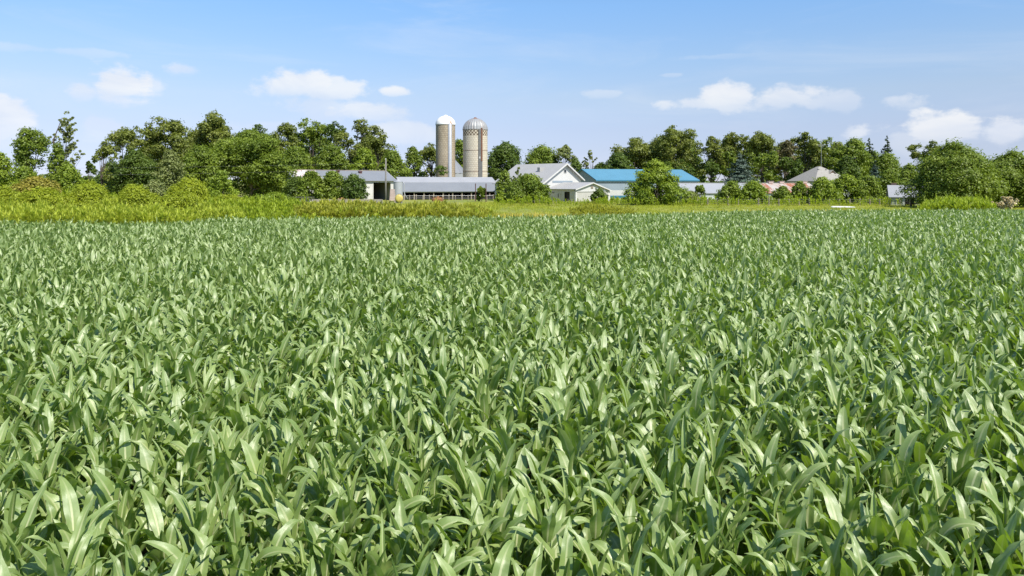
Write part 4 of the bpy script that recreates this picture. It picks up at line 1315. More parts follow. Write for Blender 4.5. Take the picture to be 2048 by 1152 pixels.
# ---- long open cattle shed
c0 = gx(795, 149.0)
b = empty('cattle_shed', (c0, 149.0, 0), R(20), 'long low open-fronted cattle shed with a two-tone grey roof below the silos', 'shed')
L, zr, zk, ze = 20.9, 4.70, 3.55, 1.80
yk, ye = -2.9, -6.3
rf = MB().prism_x(slope_prof(yk, zk, 0, zr, 0.09), -0.3, L + 0.3)
rf.prism_x(slope_prof(4.0, zr - 1.5, 0.0, zr, 0.09)[::-1], -0.3, L + 0.3)
rf.build('upper_roof', M['galv_pale'], b)
MB().prism_x(slope_prof(ye - 0.3, ze - 0.12, yk - 0.02, zk - 0.03, 0.08), -0.3, L + 0.3).build('lower_roof', M['galv'], b)
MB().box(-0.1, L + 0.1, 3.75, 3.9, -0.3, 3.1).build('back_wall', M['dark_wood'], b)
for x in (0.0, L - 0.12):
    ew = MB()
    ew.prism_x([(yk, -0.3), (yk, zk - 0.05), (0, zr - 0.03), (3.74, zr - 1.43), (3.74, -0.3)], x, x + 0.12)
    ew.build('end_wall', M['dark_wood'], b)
for k in range(11):
    x = 0.25 + k * (L - 0.5) / 10
    MB().box(x - 0.11, x + 0.11, ye + 0.05, ye + 0.27, -0.3, ze - 0.03).build('post', M['post_wood'], b)
MB().box(-0.2, L + 0.2, ye - 0.14, ye - 0.04, ze - 0.24, ze - 0.06).build('eave_beam', M['trim'], b)

# cattle-yard rail fence before the shed
f0 = empty('rail_fence', (gx(806, 138.5), 138.5, 0), R(17), 'cattle-yard fence of pale posts and thin rails before the long shed', 'fence')
LF = 18.5
for k in range(15):
    x = k * LF / 14
    hh = 0.95 + 0.35 * ((k * 37) % 5) / 5
    MB().box(x - 0.075, x + 0.075, -0.075, 0.075, -0.3, hh).build('post', M['post_wood'], f0)
for z in (0.35, 0.62, 0.95):
    MB().tube([(0, -0.1, z), (LF, -0.1, z)], 0.03, 6).build('rail', M['silver'] if z > 0.9 else M['dark_steel'], f0)
for px, lab in ((951, 'left of the two tall rusty pipes standing before the cattle shed'), (972, 'right of the two tall rusty pipes standing before the cattle shed')):
    d = 131.0
    t = MB().tube([(0, 0, -0.3), (0, 0, gz(367, d))], 0.085, 8).box(-0.16, 0.16, -0.16, 0.16, -0.2, 0.12)
    o = t.build('rusty_pipe', M['dark_red'], None)
    o.location = (gx(px, d), d, 0)
    tag(o, lab, 'pole', 'tall rusty pipes before the cattle shed')
# rusty hay feeder among the rails
b = empty('hay_feeder', (gx(876, 134), 134, 0), R(17), 'rusty brown hay heap in a feed ring before the cattle shed', 'feeder')
rngf = np.random.default_rng(4)
hp = MB()
for k in range(70):
    a, q = rngf.uniform(0, 6.28), rngf.uniform(0, 0.95)
    z = 0.95 * (1 - q * 0.6)
    hp.box(q * math.cos(a) - 0.17, q * math.cos(a) + 0.17, q * math.sin(a) - 0.14, q * math.sin(a) + 0.14, 0, z * rngf.uniform(0.7, 1.05))
hp.build('hay', M['hay'], b)
rg = MB()
for z in (0.35, 0.75):
    rg.tube([(1.15 * math.cos(t), 1.15 * math.sin(t), z) for t in np.linspace(0, 2 * PI, 21)], 0.03, 5)
for t in np.linspace(0, 2 * PI, 13)[:-1]:
    rg.tube([(1.15 * math.cos(t), 1.15 * math.sin(t), 0), (1.15 * math.cos(t), 1.15 * math.sin(t), 0.8)], 0.025, 5)
rg.build('ring', M['rust'], b)

# ---- silos
def silo(label, pxc, d, rad, z_wall, z_top, body_mat, dome_mat, ribs, band=None):
    s_ = empty('silo', (gx(pxc, d), d, 0), 0, label, 'silo', 'farm silos')
    zb = z_wall if band is None else band
    MB().lathe([(rad, -0.3), (rad, zb)], n=56).build('body', M[body_mat], s_, True)
    if band is not None:
        MB().lathe([(rad, zb + 0.002), (rad, z_wall)], n=56).build('checkered_band', M['checker'], s_, True)
    prof = [(rad + 0.10, z_wall - 0.12), (rad + 0.12, z_wall + 0.02)]
    H = z_top - z_wall
    for k in range(1, 13):
        t = k / 13 * PI / 2
        prof.append(((rad + 0.08) * math.cos(t), z_wall + H * math.sin(t)))
    prof.append((0.02, z_top))
    dm = MB().lathe(prof, n=56, ribs=ribs, rib=-0.035).build('dome', M[dome_mat], s_, not ribs)
    return s_, dm


DS = 168.0
R1 = 19.3 / F * DS
s1, dm = silo('brown concrete silo with a smooth white dome', 891, DS, R1, gz(249, DS), gz(231.5, DS), 'stave_brown', 'dome_white', 0)
zt = gz(231.5, DS)
MB().lathe([(0.5, zt - 0.06), (0.5, zt + 0.10), (0.0, zt + 0.22)], n=20).build('cap', M['dome_white'], dm, True)
cxl = gx(901.2, DS) - gx(891, DS)
yy = -math.sqrt(R1 ** 2 - cxl ** 2)
zw = gz(249, DS)
ch = MB().lathe([(0.47, -0.2), (0.47, zw - 0.1), (0.02, zw + 0.35)], cxl, yy - 0.05, 20)
ch.build('chute', M['silver'], s1, True)
# rusty hatch hood where the chute meets the dome
MB().quadset([(cxl - 0.55, yy - 0.30, zw - 0.02), (cxl + 0.50, yy - 0.30, zw - 0.02), (cxl + 0.1, yy + 0.45, zw + 1.25), (cxl + 0.05, yy + 1.0, zw + 0.9), (cxl - 0.5, yy + 0.6, zw + 0.2), (cxl + 0.5, yy + 0.6, zw + 0.2)],
             [(0, 1, 2), (0, 2, 4), (1, 5, 2), (4, 2, 3), (5, 3, 2), (0, 4, 5, 1)]).build('hatch_hood', plain('rust_stained_hood', (0.50, 0.34, 0.24), 0.7, c2=(0.30, 0.17, 0.10), scale=3), dm)

R2 = 24.6 / F * DS
s2, dm = silo('wider cream silo with ribbed grey steel dome and checkered band', 950.5, DS, R2, gz(259.5, DS), gz(236.5, DS), 'stave_cream', 'dome_steel', 1, band=gz(272, DS))
zt = gz(236.5, DS)
MB().lathe([(1.25, zt - 0.42), (1.2, zt - 0.22), (0.35, zt + 0.02), (0.3, zt + 0.18), (0.0, zt + 0.24)], n=24).build('cap', M['rust'], dm, True)
cxr = gx(962.3, DS) - gx(950.5, DS)
yy = -math.sqrt(R2 ** 2 - cxr ** 2)
zw = gz(259.5, DS)
c_ = MB().box(cxr - 0.45, cxr + 0.12, yy - 0.42, yy + 0.5, -0.2, zw).build('chute', M['dark_steel'], s2)
MB().box(cxr + 0.123, cxr + 0.44, yy - 0.44, yy + 0.55, gz(323, DS), zw + 0.25).build('rusty_side', M['rust'], c_)
MB().box(cxr + 0.123, cxr + 0.42, yy - 0.40, yy + 0.55, -0.2, gz(323, DS) - 0.004).build('lower_side', M['dark_steel'], c_)
MB().box(cxr - 0.35, cxr - 0.05, yy - 0.48, yy - 0.423, gz(318, DS), gz(314, DS)).build('sign', M['white_plastic'], c_)
for k in range(4):
    st = MB()
    st.lathe([(R2 + 0.002, 1.2 + k * 5.0), (R2 + 0.035, 1.2 + k * 5.0), (R2 + 0.035, 1.27 + k * 5.0), (R2 + 0.002, 1.27 + k * 5.0)], n=48)
    st.build('hoop', M['rust'], s2)
# staining drips band on the cream body
# ---- grain bin behind the silos
d = 186.0
b = empty('grain_bin', (gx(904, d), d, 0), 0, 'galvanised grain bin with cone roof, seen between the silos', 'grain bin')
rb, ze = gx(934, d) - gx(904, d), gz(346.5, d)
MB().lathe([(rb, -0.2), (rb, ze)], n=48).build('body', M['galv_bin'], b, True)
MB().lathe([(rb + 0.15, ze - 0.05), (rb + 0.12, ze + 0.02), (0.45, gz(316, d)), (0.4, gz(316, d) + 0.25), (0.0, gz(316, d) + 0.35)], n=40, ribs=1, rib=-0.03).build('roof', M['galv'], b)
# ---- small hopper bin by the barn corner
d = 132.0
b = empty('feed_bin', (gx(796.2, d), d, 0), 0, 'small upright galvanised feed bin between the white barn and the cattle shed', 'feed bin')
rb, zt, zm = 9.2 / F * d, gz(363, d), 1.9
MB().lathe([(rb, 1.0), (rb, zt - 0.05)], n=32).build('body', M['galv_bin'], b, True)
MB().lathe([(rb + 0.05, zt - 0.06), (rb * 0.98, zt), (rb * 0.4, zt + 0.3), (rb * 0.38, zt + 0.42), (0, zt + 0.46)], n=32).build('lid', M['galv_pale'], b, True)
MB().lathe([(0.2, 0.25), (rb - 0.01, 1.0)], n=32).build('hopper', M['galv_bin'], b, True)
for k in range(4):
    t = PI / 4 + k * PI / 2
    MB().box(rb * math.cos(t) - 0.06, rb * math.cos(t) + 0.06, rb * math.sin(t) - 0.06, rb * math.sin(t) + 0.06, -0.2, 1.5).build('leg', M['dark_steel'], b)
MB().tube([(rb + 0.05, 0, zt - 0.1), (rb + 0.30, 0.1, zt - 0.5), (rb + 0.32, 0.1, 1.4), (rb + 0.9, 0.2, 0.5)], 0.09, 8).build('spout', M['galv_bin'], b, True)
# yellow round tank
d = 121.0
b = empty('tank', (gx(798, d), d, 0), R(10), 'yellow round tank lying before the small feed bin', 'tank')
t = MB()
prof = [(0.0, -0.8), (0.45, -0.8), (0.62, -0.72), (0.70, -0.55), (0.70, 0.55), (0.62, 0.72), (0.45, 0.8), (0.0, 0.8)]
v, f = [], []
for (r_, yv) in prof:
    for k in range(24):
        a = 2 * PI * k / 24
        v.append((r_ * math.cos(a), yv, 0.86 + r_ * math.sin(a)))
for i in range(len(prof) - 1):
    for k in range(24):
        f.append((i * 24 + k, i * 24 + (k + 1) % 24, (i + 1) * 24 + (k + 1) % 24, (i + 1) * 24 + k))
t.quadset(v, f).build('shell', M['yellow_tank'], b, True)
MB().box(-0.6, 0.6, -0.55, -0.4, -0.1, 0.35).box(-0.6, 0.6, 0.4, 0.55, -0.1, 0.35).build('cradle', M['dark_steel'], b)
MB().lathe([(0.16, 1.55), (0.16, 1.66), (0.0, 1.68)], n=14).build('lid', M['dark_steel'], b)
# faded board stack between barn and feed bin
d = 128.0
b = MB()
for k in range(5):
    b.box(-0.5 + 0.03 * k, 0.55 - 0.04 * k, -0.3, 0.3, 0.3 + 0.42 * k, 0.3 + 0.42 * k + 0.40)
b.box(-0.5, -0.4, -0.25, 0.25, -0.1, 0.3).box(0.4, 0.5, -0.25, 0.25, -0.1, 0.3)
o = b.build('pallet_stack', M['pink_board'])
o.location = (gx(785, d), d, 0)
tag(o, 'faded pinkish pallet stack beside the dark barn doorway', 'pallets')
# low concrete wall and dark pipe fence before the white barn
o = MB().prism_x([(-0.12, -0.3), (-0.12, 0.85), (0.12, 0.85), (0.12, -0.3)], 0, gx(765, 115) - gx(628, 115))
for k in range(8):
    o.box(k * 1.55, k * 1.55 + 0.09, -0.16, -0.121, -0.3, 0.80)
o = o.build('concrete_wall', M['concrete'])
o.location = (gx(628, 115), 115, 0)
tag(o, 'low tan concrete wall in front of the white barn shrubs', 'wall')
b = empty('pipe_fence', (gx(572, 116), 116, 0), 0, 'short dark pipe fence left of the low concrete wall', 'fence')
for k in range(12):
    MB().box(k * 0.42 - 0.03, k * 0.42 + 0.03, -0.03, 0.03, -0.2, 1.22).build('picket', M['dark_steel'], b)
for z in (0.5, 1.15):
    MB().box(-0.05, 4.7, -0.06, -0.031, z, z + 0.07).build('rail', M['dark_steel'], b)
b = MB()
rngf = np.random.default_rng(9)
for k in range(40):
    a, q = rngf.uniform(0, 6.28), rngf.uniform(0, 0.9)
    b.box(q * math.cos(a) * 1.1 - 0.15, q * math.cos(a) * 1.1 + 0.15, 0.4 * q * math.sin(a) - 0.1, 0.4 * q * math.sin(a) + 0.1, -0.1, 1.15 * (1 - 0.35 * q) * rngf.uniform(0.85, 1.0))
o = b.build('soil_heap', M['hay'])
o.location = (gx(684, 116.5), 116.5, 0)
tag(o, 'reddish brown heap showing over the low concrete wall', 'heap')

# ---- utility pole and its cables
d = 120.0
b = empty('utility_pole', (gx(771.5, d), d, 0), 0, 'grey wooden utility pole before the white barn doorway', 'utility pole')
zt = gz(320, d)
MB().tube([(0, 0, -0.3), (0, 0, zt * 0.5), (0.02, 0, zt)], [0.16, 0.14, 0.11], 10).build('pole', M['pole_wood'], b, True)
MB().lathe([(0.05, zt), (0.09, zt + 0.08), (0.09, zt + 0.22), (0.0, zt + 0.30)], n=12).build('insulator', M['white_plastic'], b)
MB().lathe([(0.05, gz(337, d)), (0.07, gz(337, d) + 0.1), (0.0, gz(337, d) + 0.16)], -0.17, 0, 10).build('insulator', M['white_plastic'], b)
for za, zmid, zend, lab in ((gz(326, d), gz(337, 115), gz(338, 110), 'upper thin cable running left from the utility pole'), (gz(338, d), gz(351, 115), gz(352, 110), 'lower thin cable running left from the utility pole')):
    x0, x1 = gx(771.5, d) - 0.1, gx(-300, 110)
    pts = []
    for k in range(25):
        t = k / 24
        z = za * (1 - t) + zend * t - 4 * t * (1 - t) * ((za + zend) / 2 - zmid) * 0.7
        pts.append((x0 * (1 - t) + x1 * t, d * (1 - t) + 110 * t, z))
    o = MB().tube(pts, 0.009, 5).build('power_cable', M['wire'], None, True)
    tag(o, lab, 'cable', 'cables of the utility pole')

# ---- white house with the big gable
A = R(42)
b = empty('house', (10.6, 140.0, 0), A, 'white farmhouse with steep grey roof and a big sided gable facing right', 'house')
# local x across the gable, local -y towards the camera; ridge runs back along +y
zr, xl, zl, xr, zrr, LL = 7.35, -6.45, 3.55, 4.75, 4.33, 14.0


def prism_y(mb, prof, y0, y1):
    n_ = len(prof)
    v = [(x, y0, z) for x, z in prof] + [(x, y1, z) for x, z in prof]
    f = [tuple(range(n_)), tuple(range(2 * n_ - 1, n_ - 1, -1))] + [(i, i + n_, (i + 1) % n_ + n_, (i + 1) % n_) for i in range(n_)]
    return mb.quadset(v, f)


g_ = MB()
prism_y(g_, [(xl, -0.3), (xl, zl), (0, zr - 0.02), (xr, zrr), (xr, -0.3)], 0.0, 0.16)
g_.build('gable_wall', M['siding'], b)
g_ = MB()
prism_y(g_, [(xl, -0.3), (xl, zl), (0, zr - 0.02), (xr, zrr), (xr, -0.3)], LL - 0.16, LL)
g_.box(xl, xl + 0.16, 0.161, LL - 0.161, -0.3, zl)
g_.box(xr - 0.16, xr, 0.161, LL - 0.161, -0.3, zrr)
g_.build('side_wall', M['white_wall'], b)
ml, mr = (zr - zl) / -xl, (zr - zrr) / xr
rf = MB()
prism_y(rf, [(xl - 0.45, zl - 0.45 * ml + 0.004), (0, zr + 0.004), (0, zr + 0.12), (xl - 0.45, zl - 0.45 * ml + 0.12)], -0.62, LL + 0.4)
prism_y(rf, [(xr + 0.4, zrr - 0.4 * mr + 0.12), (0, zr + 0.12), (0, zr + 0.004), (xr + 0.4, zrr - 0.4 * mr + 0.004)], -0.62, LL + 0.4)
roof = rf.build('roof', M['old_roof'], b)
rk = MB()
prism_y(rk, [(xl - 0.5, zl - 0.5 * ml - 0.2), (0, zr - 0.2), (xr + 0.45, zrr - 0.45 * mr - 0.2), (xr + 0.45, zrr - 0.45 * mr + 0.10), (0, zr + 0.13), (xl - 0.5, zl - 0.5 * ml + 0.10)], -0.69, -0.625)
rk.build('rake_board', M['trim'], roof)
MB().box(-0.32, 0.32, -0.05, -0.003, 5.55, 6.22).build('attic_opening', M['glass'], b)
MB().box(-0.4, -0.323, -0.07, -0.003, 5.48, 6.3).box(0.323, 0.4, -0.07, -0.003, 5.48, 6.3).box(-0.323, 0.323, -0.07, -0.003, 6.223, 6.3).box(-0.323, 0.323, -0.07, -0.003, 5.48, 5.547).build('attic_frame', M['trim'], b)
# small triangular roof vent
q = MB()
xv = -2.9
zv = zr + xv * ml
prism_y(q, [(xv - 0.05, zv + 0.13), (xv + 1.5, zv + 1.5 * ml + 0.13), (xv - 0.05, zv + 1.0)], 4.2, 4.9)
q.build('roof_vent', M['old_roof'], roof)
MB().box(-3.6, 2.2, -0.035, -0.003, 3.55, 3.95).build('flashing_board', M['bluegrey'], b)

# annex in front of the house gable
b = empty('annex', (15.3, 134.0, 0), A, 'low white annex with grey roof, small gable and square louvre, joined to the farmhouse front', 'outbuilding')
zr, xl, zl, xr, zrr, LL = 3.55, -4.6, 2.36, 5.2, 2.06, 7.55
g_ = MB()
prism_y(g_, [(xl, zl - 0.02), (0, zr - 0.02), (xr, zrr - 0.02), (xr, 1.93), (xl, 1.93)], 0.0, 0.16)
g_.build('gable_wall', M['siding'], b)
g_ = MB().box(xl + 0.36, xr - 0.56, 0.02, 0.16, -0.3, 1.926)
g_.build('front_wall', M['peeling'], b)
MB().box(xl - 0.02, xl + 0.356, -0.06, 0.3, -0.3, 1.92).build('corner_post', M['trim'], b)
MB().box(xr - 0.556, xr + 0.02, -0.06, 0.3, -0.3, 1.92).build('corner_post', M['trim'], b)
sw = MB()
for a, c in ((0.304, 1.5), (2.9, LL - 0.05)):
    sw.box(xl, xl + 0.14, a, c, -0.3, zl - 0.03)
sw.box(xl, xl + 0.14, 1.5, 2.9, 1.85, zl - 0.03)
sw.build('side_wall', M['peeling'], b)
MB().box(xl + 0.4, xl + 0.5, 1.3, 3.1, -0.3, 1.9).build('dark_doorway', M['dark_wood'], b)
fr = MB().box(xl - 0.04, xl - 0.003, 4.4, 4.6, 0.75, 1.45).box(xl - 0.04, xl - 0.003, 5.6, 6.7, 1.55, 1.75)
fr.build('window', M['glass'], b)
sw = MB().box(xr - 0.14, xr, 0.304, LL - 0.05, -0.3, zrr - 0.03).build('far_wall', M['white_wall'], b)
ml, mr = (zr - zl) / -xl, (zr - zrr) / xr
rf = MB()
prism_y(rf, [(xl - 0.3, zl - 0.3 * ml + 0.004), (0, zr + 0.004), (0, zr + 0.09), (xl - 0.3, zl - 0.3 * ml + 0.09)], -0.35, LL - 0.03)
prism_y(rf, [(xr + 0.3, zrr - 0.3 * mr + 0.09), (0, zr + 0.09), (0, zr + 0.004), (xr + 0.3, zrr - 0.3 * mr + 0.004)], -0.35, LL - 0.03)
roof = rf.build('roof', M['old_roof'], b)
rk = MB()
prism_y(rk, [(xl - 0.34, zl - 0.34 * ml - 0.13), (0, zr - 0.13), (xr + 0.34, zrr - 0.34 * mr - 0.13), (xr + 0.34, zrr - 0.34 * mr + 0.07), (0, zr + 0.10), (xl - 0.34, zl - 0.34 * ml + 0.07)], -0.41, -0.355)
rk.build('rake_board', M['trim'], roof)
lv = MB().box(-0.33, 0.33, -0.05, -0.003, 2.42, 3.05)
for k in range(5):
    lv.box(-0.30, 0.30, -0.075, -0.052, 2.46 + k * 0.12, 2.52 + k * 0.12)
lv.build('louvre', M['post_wood'], b)
MB().box(xl + 0.1, xr - 0.1, -0.09, -0.062, 1.86, 1.99).build('header_board', M['trim'], b)

# ---- blue-roofed machine shed
b = empty('machine_shed', (16.7, 165.0, 0), R(19), 'large pale machine shed with a bright blue roof and blue doors', 'shed')
L, W, zr, ze = 26.5, 7.4, 6.7, 4.22
sl = (zr - ze) / W
rf = MB()
rf.prism_x(slope_prof(-W - 0.35, ze - 0.35 * sl, 0, zr, 0.10), -0.3, L + 0.3)
rf.prism_x(slope_prof(W + 0.3, ze - 0.3 * sl, 0.0, zr, 0.10)[::-1], -0.3, L + 0.3)
roof = rf.build('roof', M['blue_roof'], b)
rk = MB()
for x0, x1 in ((-0.36, -0.305), (L + 0.305, L + 0.36)):
    rk.prism_x(slope_prof(-W - 0.37, ze - 0.37 * sl - 0.12, 0, zr - 0.1, 0.22), x0, x1)
    rk.prism_x(slope_prof(W + 0.37, ze - 0.37 * sl - 0.12, 0.0, zr - 0.1, 0.22)[::-1], x0, x1)
rk.box(-0.3, L + 0.3, -W - 0.40, -W - 0.352, ze - 0.35, ze - 0.08)
rk.build('trim', M['blue_door'], roof)
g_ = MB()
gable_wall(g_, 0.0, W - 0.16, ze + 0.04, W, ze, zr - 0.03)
g_.build('gable_wall', M['bluegrey'], b)
g_ = MB()
gable_wall(g_, L - 0.16, W - 0.16, ze + 0.04, W, ze, zr - 0.03)
g_.box(0.161, L - 0.161, W - 0.2, W, -0.3, ze - 0.02)
g_.build('back_wall', M['white_steel'], b)
MB().box(0, L, -W, -W + 0.155, 3.72, ze - 0.02).build('eave_panel', plain('cream_panel', (0.42, 0.40, 0.34), 0.5), b)
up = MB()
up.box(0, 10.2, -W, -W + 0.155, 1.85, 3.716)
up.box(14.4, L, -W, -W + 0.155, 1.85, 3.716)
up.build('upper_wall', M['bluegrey'], b)  # upper band coloured blue-grey, darker than the lower wall
lo = MB()
lo.box(0, 3.4, -W - 0.003, -W + 0.155, -0.3, 1.846)
lo.box(3.4, 10.2, -W - 0.003, -W + 0.155, 0.62, 1.846)
lo.box(14.4, L, -W - 0.003, -W + 0.155, -0.3, 1.846)
lo.build('lower_wall', M['white_steel'], b)
for k in range(5):
    MB().box(3.43 + k * 1.35, 3.43 + k * 1.35 + 1.30, -W - 0.05, -W + 0.05, -0.3, 0.617).build('low_door', M['blue_door'], b)
dd_ = MB().box(10.2, 14.4, -W - 0.06, -W + 0.06, -0.3, 3.716)
dd_.box(12.27, 12.33, -W - 0.10, -W - 0.061, -0.3, 3.7)
dd_.build('sliding_door', M['blue_door'], b)
MB().tube([(20.5, -0.6, zr - 0.3), (20.5, -0.6, zr + 0.75)], 0.07, 8).box(20.38, 20.62, -0.72, -0.48, zr + 0.75, zr + 0.83).build('vent_pipe', M['dark_steel'], roof)

# ---- long low shed, grey at its left end, rust-streaked at its right
b = empty('low_shed', (34.3, 145.0, 0), R(15), 'long low shed behind the shrubs, its roof grey on the left, rust-red on the right', 'shed')
L, W, zr, ze = 31.5, 4.0, 3.40, 1.50
sl = (zr - ze) / W
xm = 18.0
rf = MB()
rf.prism_x(slope_prof(-W - 0.3, ze - 0.3 * sl, 0, zr, 0.08), -0.3, xm)
rf.prism_x(slope_prof(W + 0.3, ze - 0.3 * sl, 0.0, zr, 0.08)[::-1], -0.3, L + 0.3)
rf.build('grey_roof', M['galv_pale'], b)
roof = MB().prism_x(slope_prof(-W - 0.32, ze - 0.32 * sl, -0.01, zr - 0.004, 0.084), xm + 0.002, L + 0.3).build('rusted_roof', M['rust_roof'], b)
tag(roof, 'rust-red streaked right half of the roof')
MB().box(-0.3, L + 0.3, -0.16, 0.16, zr + 0.075, zr + 0.13).build('ridge_cap', M['white_plastic'], b)
fw = MB()
ops = [(k * 4.4 + 1.8, k * 4.4 + 2.8, 0.55, 1.1) for k in range(7)]
front_wall(fw, L, -W, ze - 0.02, ops)
fw.build('front_wall', M['pale_shed'], b)
for (a, c, z0, z1) in ops:
    MB().box(a + 0.002, c - 0.002, -W + 0.05, -W + 0.09, z0 + 0.002, z1 - 0.002).build('window', M['glass'], b)
for x in (0.0, L - 0.16):
    g_ = MB()
    gable_wall(g_, x, W - 0.161, ze, W, ze, zr - 0.02)
    g_.build('end_wall', M['pale_shed'], b)
MB().box(0.161, L - 0.161, W - 0.16, W, -0.3, ze - 0.02).build('back_wall', M['pale_shed'], b)
for x in (21.5, 24.2, 30.0):
    MB().box(x, x + 1.1, -0.35, 0.35, zr + 0.02, zr + 0.42).box(x - 0.1, x + 1.2, -0.45, 0.45, zr + 0.42, zr + 0.50).build('roof_vent', M['pink_board'], b)

# ---- house with the tan pyramid roof
t = R(15)
b = empty('hip_roof_house', (71.5, 165.0, 0), t, 'house with a tan pyramid roof and small dormer showing above the hedgerow', 'house')
S, ze, zt = 10.3, 3.85, 7.55
w_ = MB()
w_.box(0.35, S - 0.35, 0.35, 0.5, -0.3, ze)
w_.box(0.35, S - 0.35, S - 0.5, S - 0.35, -0.3, ze)
w_.box(0.35, 0.5, 0.501, S - 0.501, -0.3, ze)
w_.box(S - 0.5, S - 0.35, 0.501, S - 0.501, -0.3, ze)
w_.build('wall', M['pale_shed'], b)
for x in (1.3, 6.2):
    win = MB().box(x, x + 1.1, 0.29, 0.345, 2.2, 3.5).build('window', M['glass'], b)
    MB().box(x - 0.1, x - 0.002, 0.27, 0.348, 2.1, 3.6).box(x + 1.102, x + 1.2, 0.27, 0.348, 2.1, 3.6).box(x - 0.002, x + 1.102, 0.27, 0.348, 3.502, 3.6).box(x - 0.002, x + 1.102, 0.27, 0.348, 2.1, 2.198).build('frame', M['trim'], win)
MB().box(0.27, 0.345, 4.2, 5.4, 2.2, 3.5).build('window', M['glass'], b)
c = S / 2
lv_ = [(-0.15, ze - 0.05), (-0.15, ze + 0.10), (1.1, ze + 1.02), (c - 0.9, zt - 0.42), (c - 0.28, zt - 0.03)]
v, f = [], []
for (e, z) in lv_:
    v += [(e, e, z), (S - e, e, z), (S - e, S - e, z), (e, S - e, z)]
for i in range(len(lv_) - 1):
    for k in range(4):
        f.append((i * 4 + k, i * 4 + (k + 1) % 4, (i + 1) * 4 + (k + 1) % 4, (i + 1) * 4 + k))
f.append((16, 17, 18, 19))
f.append((3, 2, 1, 0))
roof = MB().quadset(v, f).build('roof', M['shingle'], b)
dr = MB()
dx, dy, dz = 5.9, 2.3, ze + 1.30
prism_y(dr, [(dx, dz), (dx + 1.5, dz), (dx + 1.5, dz + 0.7), (dx + 0.75, dz + 1.35), (dx, dz + 0.7)], dy, dy + 2.0)
dm_ = dr.build('dormer', M['brown_wood'], roof)
MB().box(dx + 0.4, dx + 1.1, dy - 0.04, dy - 0.003, dz + 0.12, dz + 0.75).build('window', M['white_plastic'], dm_)
q = MB()
prism_y(q, [(dx - 0.25, dz + 0.52), (dx + 0.75, dz + 1.38), (dx + 1.75, dz + 0.52), (dx + 1.75, dz + 0.62), (dx + 0.75, dz + 1.50), (dx - 0.25, dz + 0.62)], dy - 0.15, dy + 2.2)
q.build('dormer_roof', M['shingle'], roof)
for x, yv in ((3.6, 3.5), (5.7, 3.45)):
    z = ze + 0.1 + (yv) * 0.70
    MB().box(x, x + 0.35, yv, yv + 0.3, z - 0.1, z + 0.45).build('roof_vent', M['dark_steel'], roof)
# antenna mast behind it
d = 168.0
b = empty('antenna_mast', (gx(1666.5, d), d + 6.5, 0), 0, 'thin antenna mast with crossbars beside the tan pyramid roof', 'antenna')
zt = gz(277, d + 6.5)
MB().tube([(0, 0, -0.2), (0, 0, zt)], 0.035, 8).build('mast', M['silver'], b)
ab = MB()
for z, w2 in ((zt - 0.25, 0.9), (zt - 1.6, 1.0), (zt - 1.9, 0.7)):
    ab.tube([(-w2, 0, z), (w2, 0, z)], 0.03, 5)
ab.tube([(0, -0.8, zt - 1.75), (0, 0.8, zt - 1.75)], 0.03, 5)
ab.build('crossbar', M['silver'], b)

# ---- small half-hidden shed at the right
d = 110.0
b = empty('small_shed', (gx(1793, d), d + 2.2, 0), R(-24), 'small grey shed with dark opening and brick chimney, half hidden under the big right-hand tree', 'shed')
L, W, zr, ze = 5.0, 2.6, 3.12, 1.42
sl = (zr - ze) / W
rf = MB()
rf.prism_x(slope_prof(-W - 0.25, ze - 0.25 * sl, 0, zr, 0.07), -0.25, L + 0.25)
rf.prism_x(slope_prof(W + 0.25, ze - 0.25 * sl, 0.0, zr, 0.07)[::-1], -0.25, L + 0.25)
roof = rf.build('roof', M['galv_pale'], b)
MB().box(0.35, 1.05, 0.1, 0.6, zr - 0.6, zr + 0.32).box(0.28, 1.12, 0.03, 0.67, zr + 0.32, zr + 0.4).build('chimney', M['brick'], roof)
fw = MB()
front_wall(fw, L, -W, ze - 0.02, [(2.0, 3.3, 0, 1.15)])
fw.build('front_wall', M['pale_shed'], b)
for x in (0.0, L - 0.16):
    g_ = MB()
    gable_wall(g_, x, W - 0.161, ze, W, ze, zr - 0.02)
    g_.build('end_wall', M['pale_shed'], b)
MB().box(0.161, L - 0.161, W - 0.16, W, -0.3, ze - 0.02).build('back_wall', M['pale_shed'], b)
MB().box(1.0, 4.5, -W + 1.2, -W + 1.3, 0, 1.35).build('partition', M['dark_wood'], b)
# brown board gate before it
b = empty('board_gate', (gx(1822, 103), 103, 0), 0, 'short brown wooden gate before the half-hidden grey shed', 'gate')
for x in (0.0, 1.5):
    MB().box(x - 0.1, x + 0.1, -0.1, 0.1, -0.2, 1.25).build('post', M['brown_wood'], b)
for z in (0.45, 0.85):
    MB().box(0.1, 1.4, -0.05, 0.02, z, z + 0.16).build('board', M['brown_wood'], b)

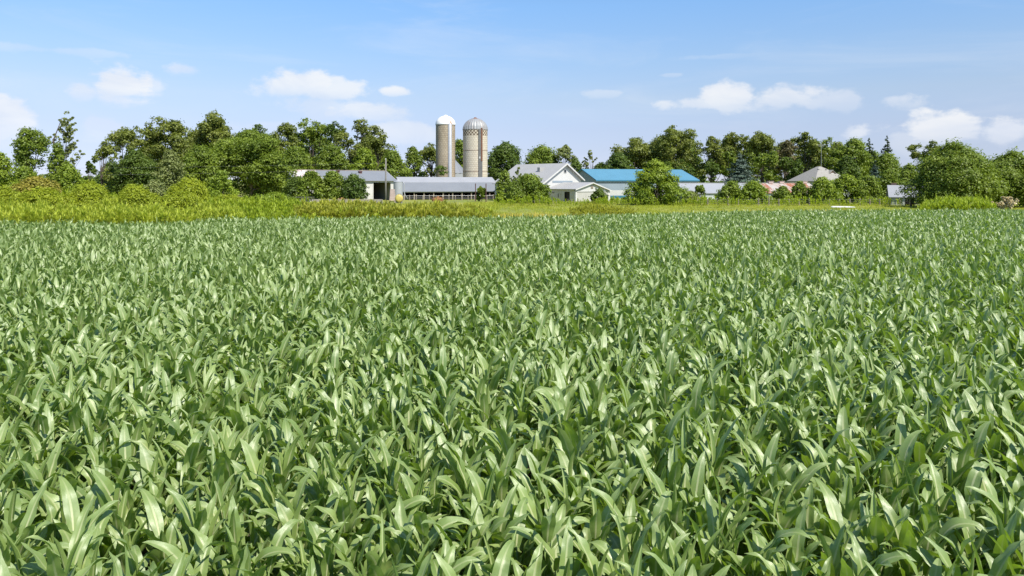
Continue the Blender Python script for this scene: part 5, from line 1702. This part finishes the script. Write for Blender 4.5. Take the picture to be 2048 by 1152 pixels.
# ---- meadow fence
d = 112.0
b = empty('wire_fence', (gx(1395, 108), 108, 0), R(1.5), 'wire fence on pale wooden posts along the back of the meadow', 'fence')
LF = gx(1812, 110) - gx(1395, 108)
npst = 22
rngf = np.random.default_rng(3)
for k in range(npst):
    x = k * LF / (npst - 1)
    hh = 1.10 + rngf.normal(0, 0.12)
    MB().tube([(x, 0, -0.3), (x + rngf.normal(0, 0.04), rngf.normal(0, 0.04), hh)], 0.095, 7).build('post', M['post_wood'], b)
for z in (0.4, 0.7, 0.98):
    MB().tube([(0, -0.11, z), (LF, -0.11, z)], 0.012, 4).build('wire', M['wire'], b)
# weathered fence before the annex
b = empty('picket_fence', (gx(1062, 118), 118, 0), R(2), 'broken row of thin weathered posts before the annex', 'fence')
for k in range(14):
    x = k * 0.62 + rngf.normal(0, 0.12)
    MB().tube([(x, 0, -0.3), (x + rngf.normal(0, 0.05), 0, 0.72 + rngf.normal(0, 0.16))], 0.045, 6).build('post', M['post_wood'], b)
MB().tube([(0, -0.06, 0.5), (8.2, -0.06, 0.45)], 0.015, 4).build('wire', M['wire'], b)
# white tank-like tube lying in the meadow
d = 98.0
v, f = [], []
prof = [(0, 0.02), (0.08, 0.16), (0.30, 0.22), (1.2, 0.22), (2.4, 0.18), (3.2, 0.12), (3.5, 0.04)]
for (xv, r_) in prof:
    for k in range(16):
        a = 2 * PI * k / 16
        v.append((xv, r_ * math.cos(a), 0.18 + 0.8 * r_ * math.sin(a)))
for i in range(len(prof) - 1):
    for k in range(16):
        f.append((i * 16 + k, i * 16 + (k + 1) % 16, (i + 1) * 16 + (k + 1) % 16, (i + 1) * 16 + k))
f.append(tuple(range(15, -1, -1)))
f.append(tuple(6 * 16 + k for k in range(16)))
o = MB().quadset(v, f).build('white_tube', M['white_plastic'], None, True)
o.location = (gx(1661, d), d, -0.05)
tag(o, 'long low white tube tapering to the right, lying in the meadow grass', 'tube')

# ------------------------------------------------------------------ render settings
scene.render.engine = 'CYCLES'
c = scene.cycles
c.max_bounces = 6
c.diffuse_bounces = 3
c.glossy_bounces = 2
c.transmission_bounces = 4
c.transparent_max_bounces = 4
c.caustics_reflective = False
c.caustics_refractive = False
c.use_denoising = USE_DENOISE
scene.view_settings.view_transform = 'Standard'
scene.view_settings.look = 'None'
scene.view_settings.exposure = EXPOSURE
scene.view_settings.gamma = 1.0
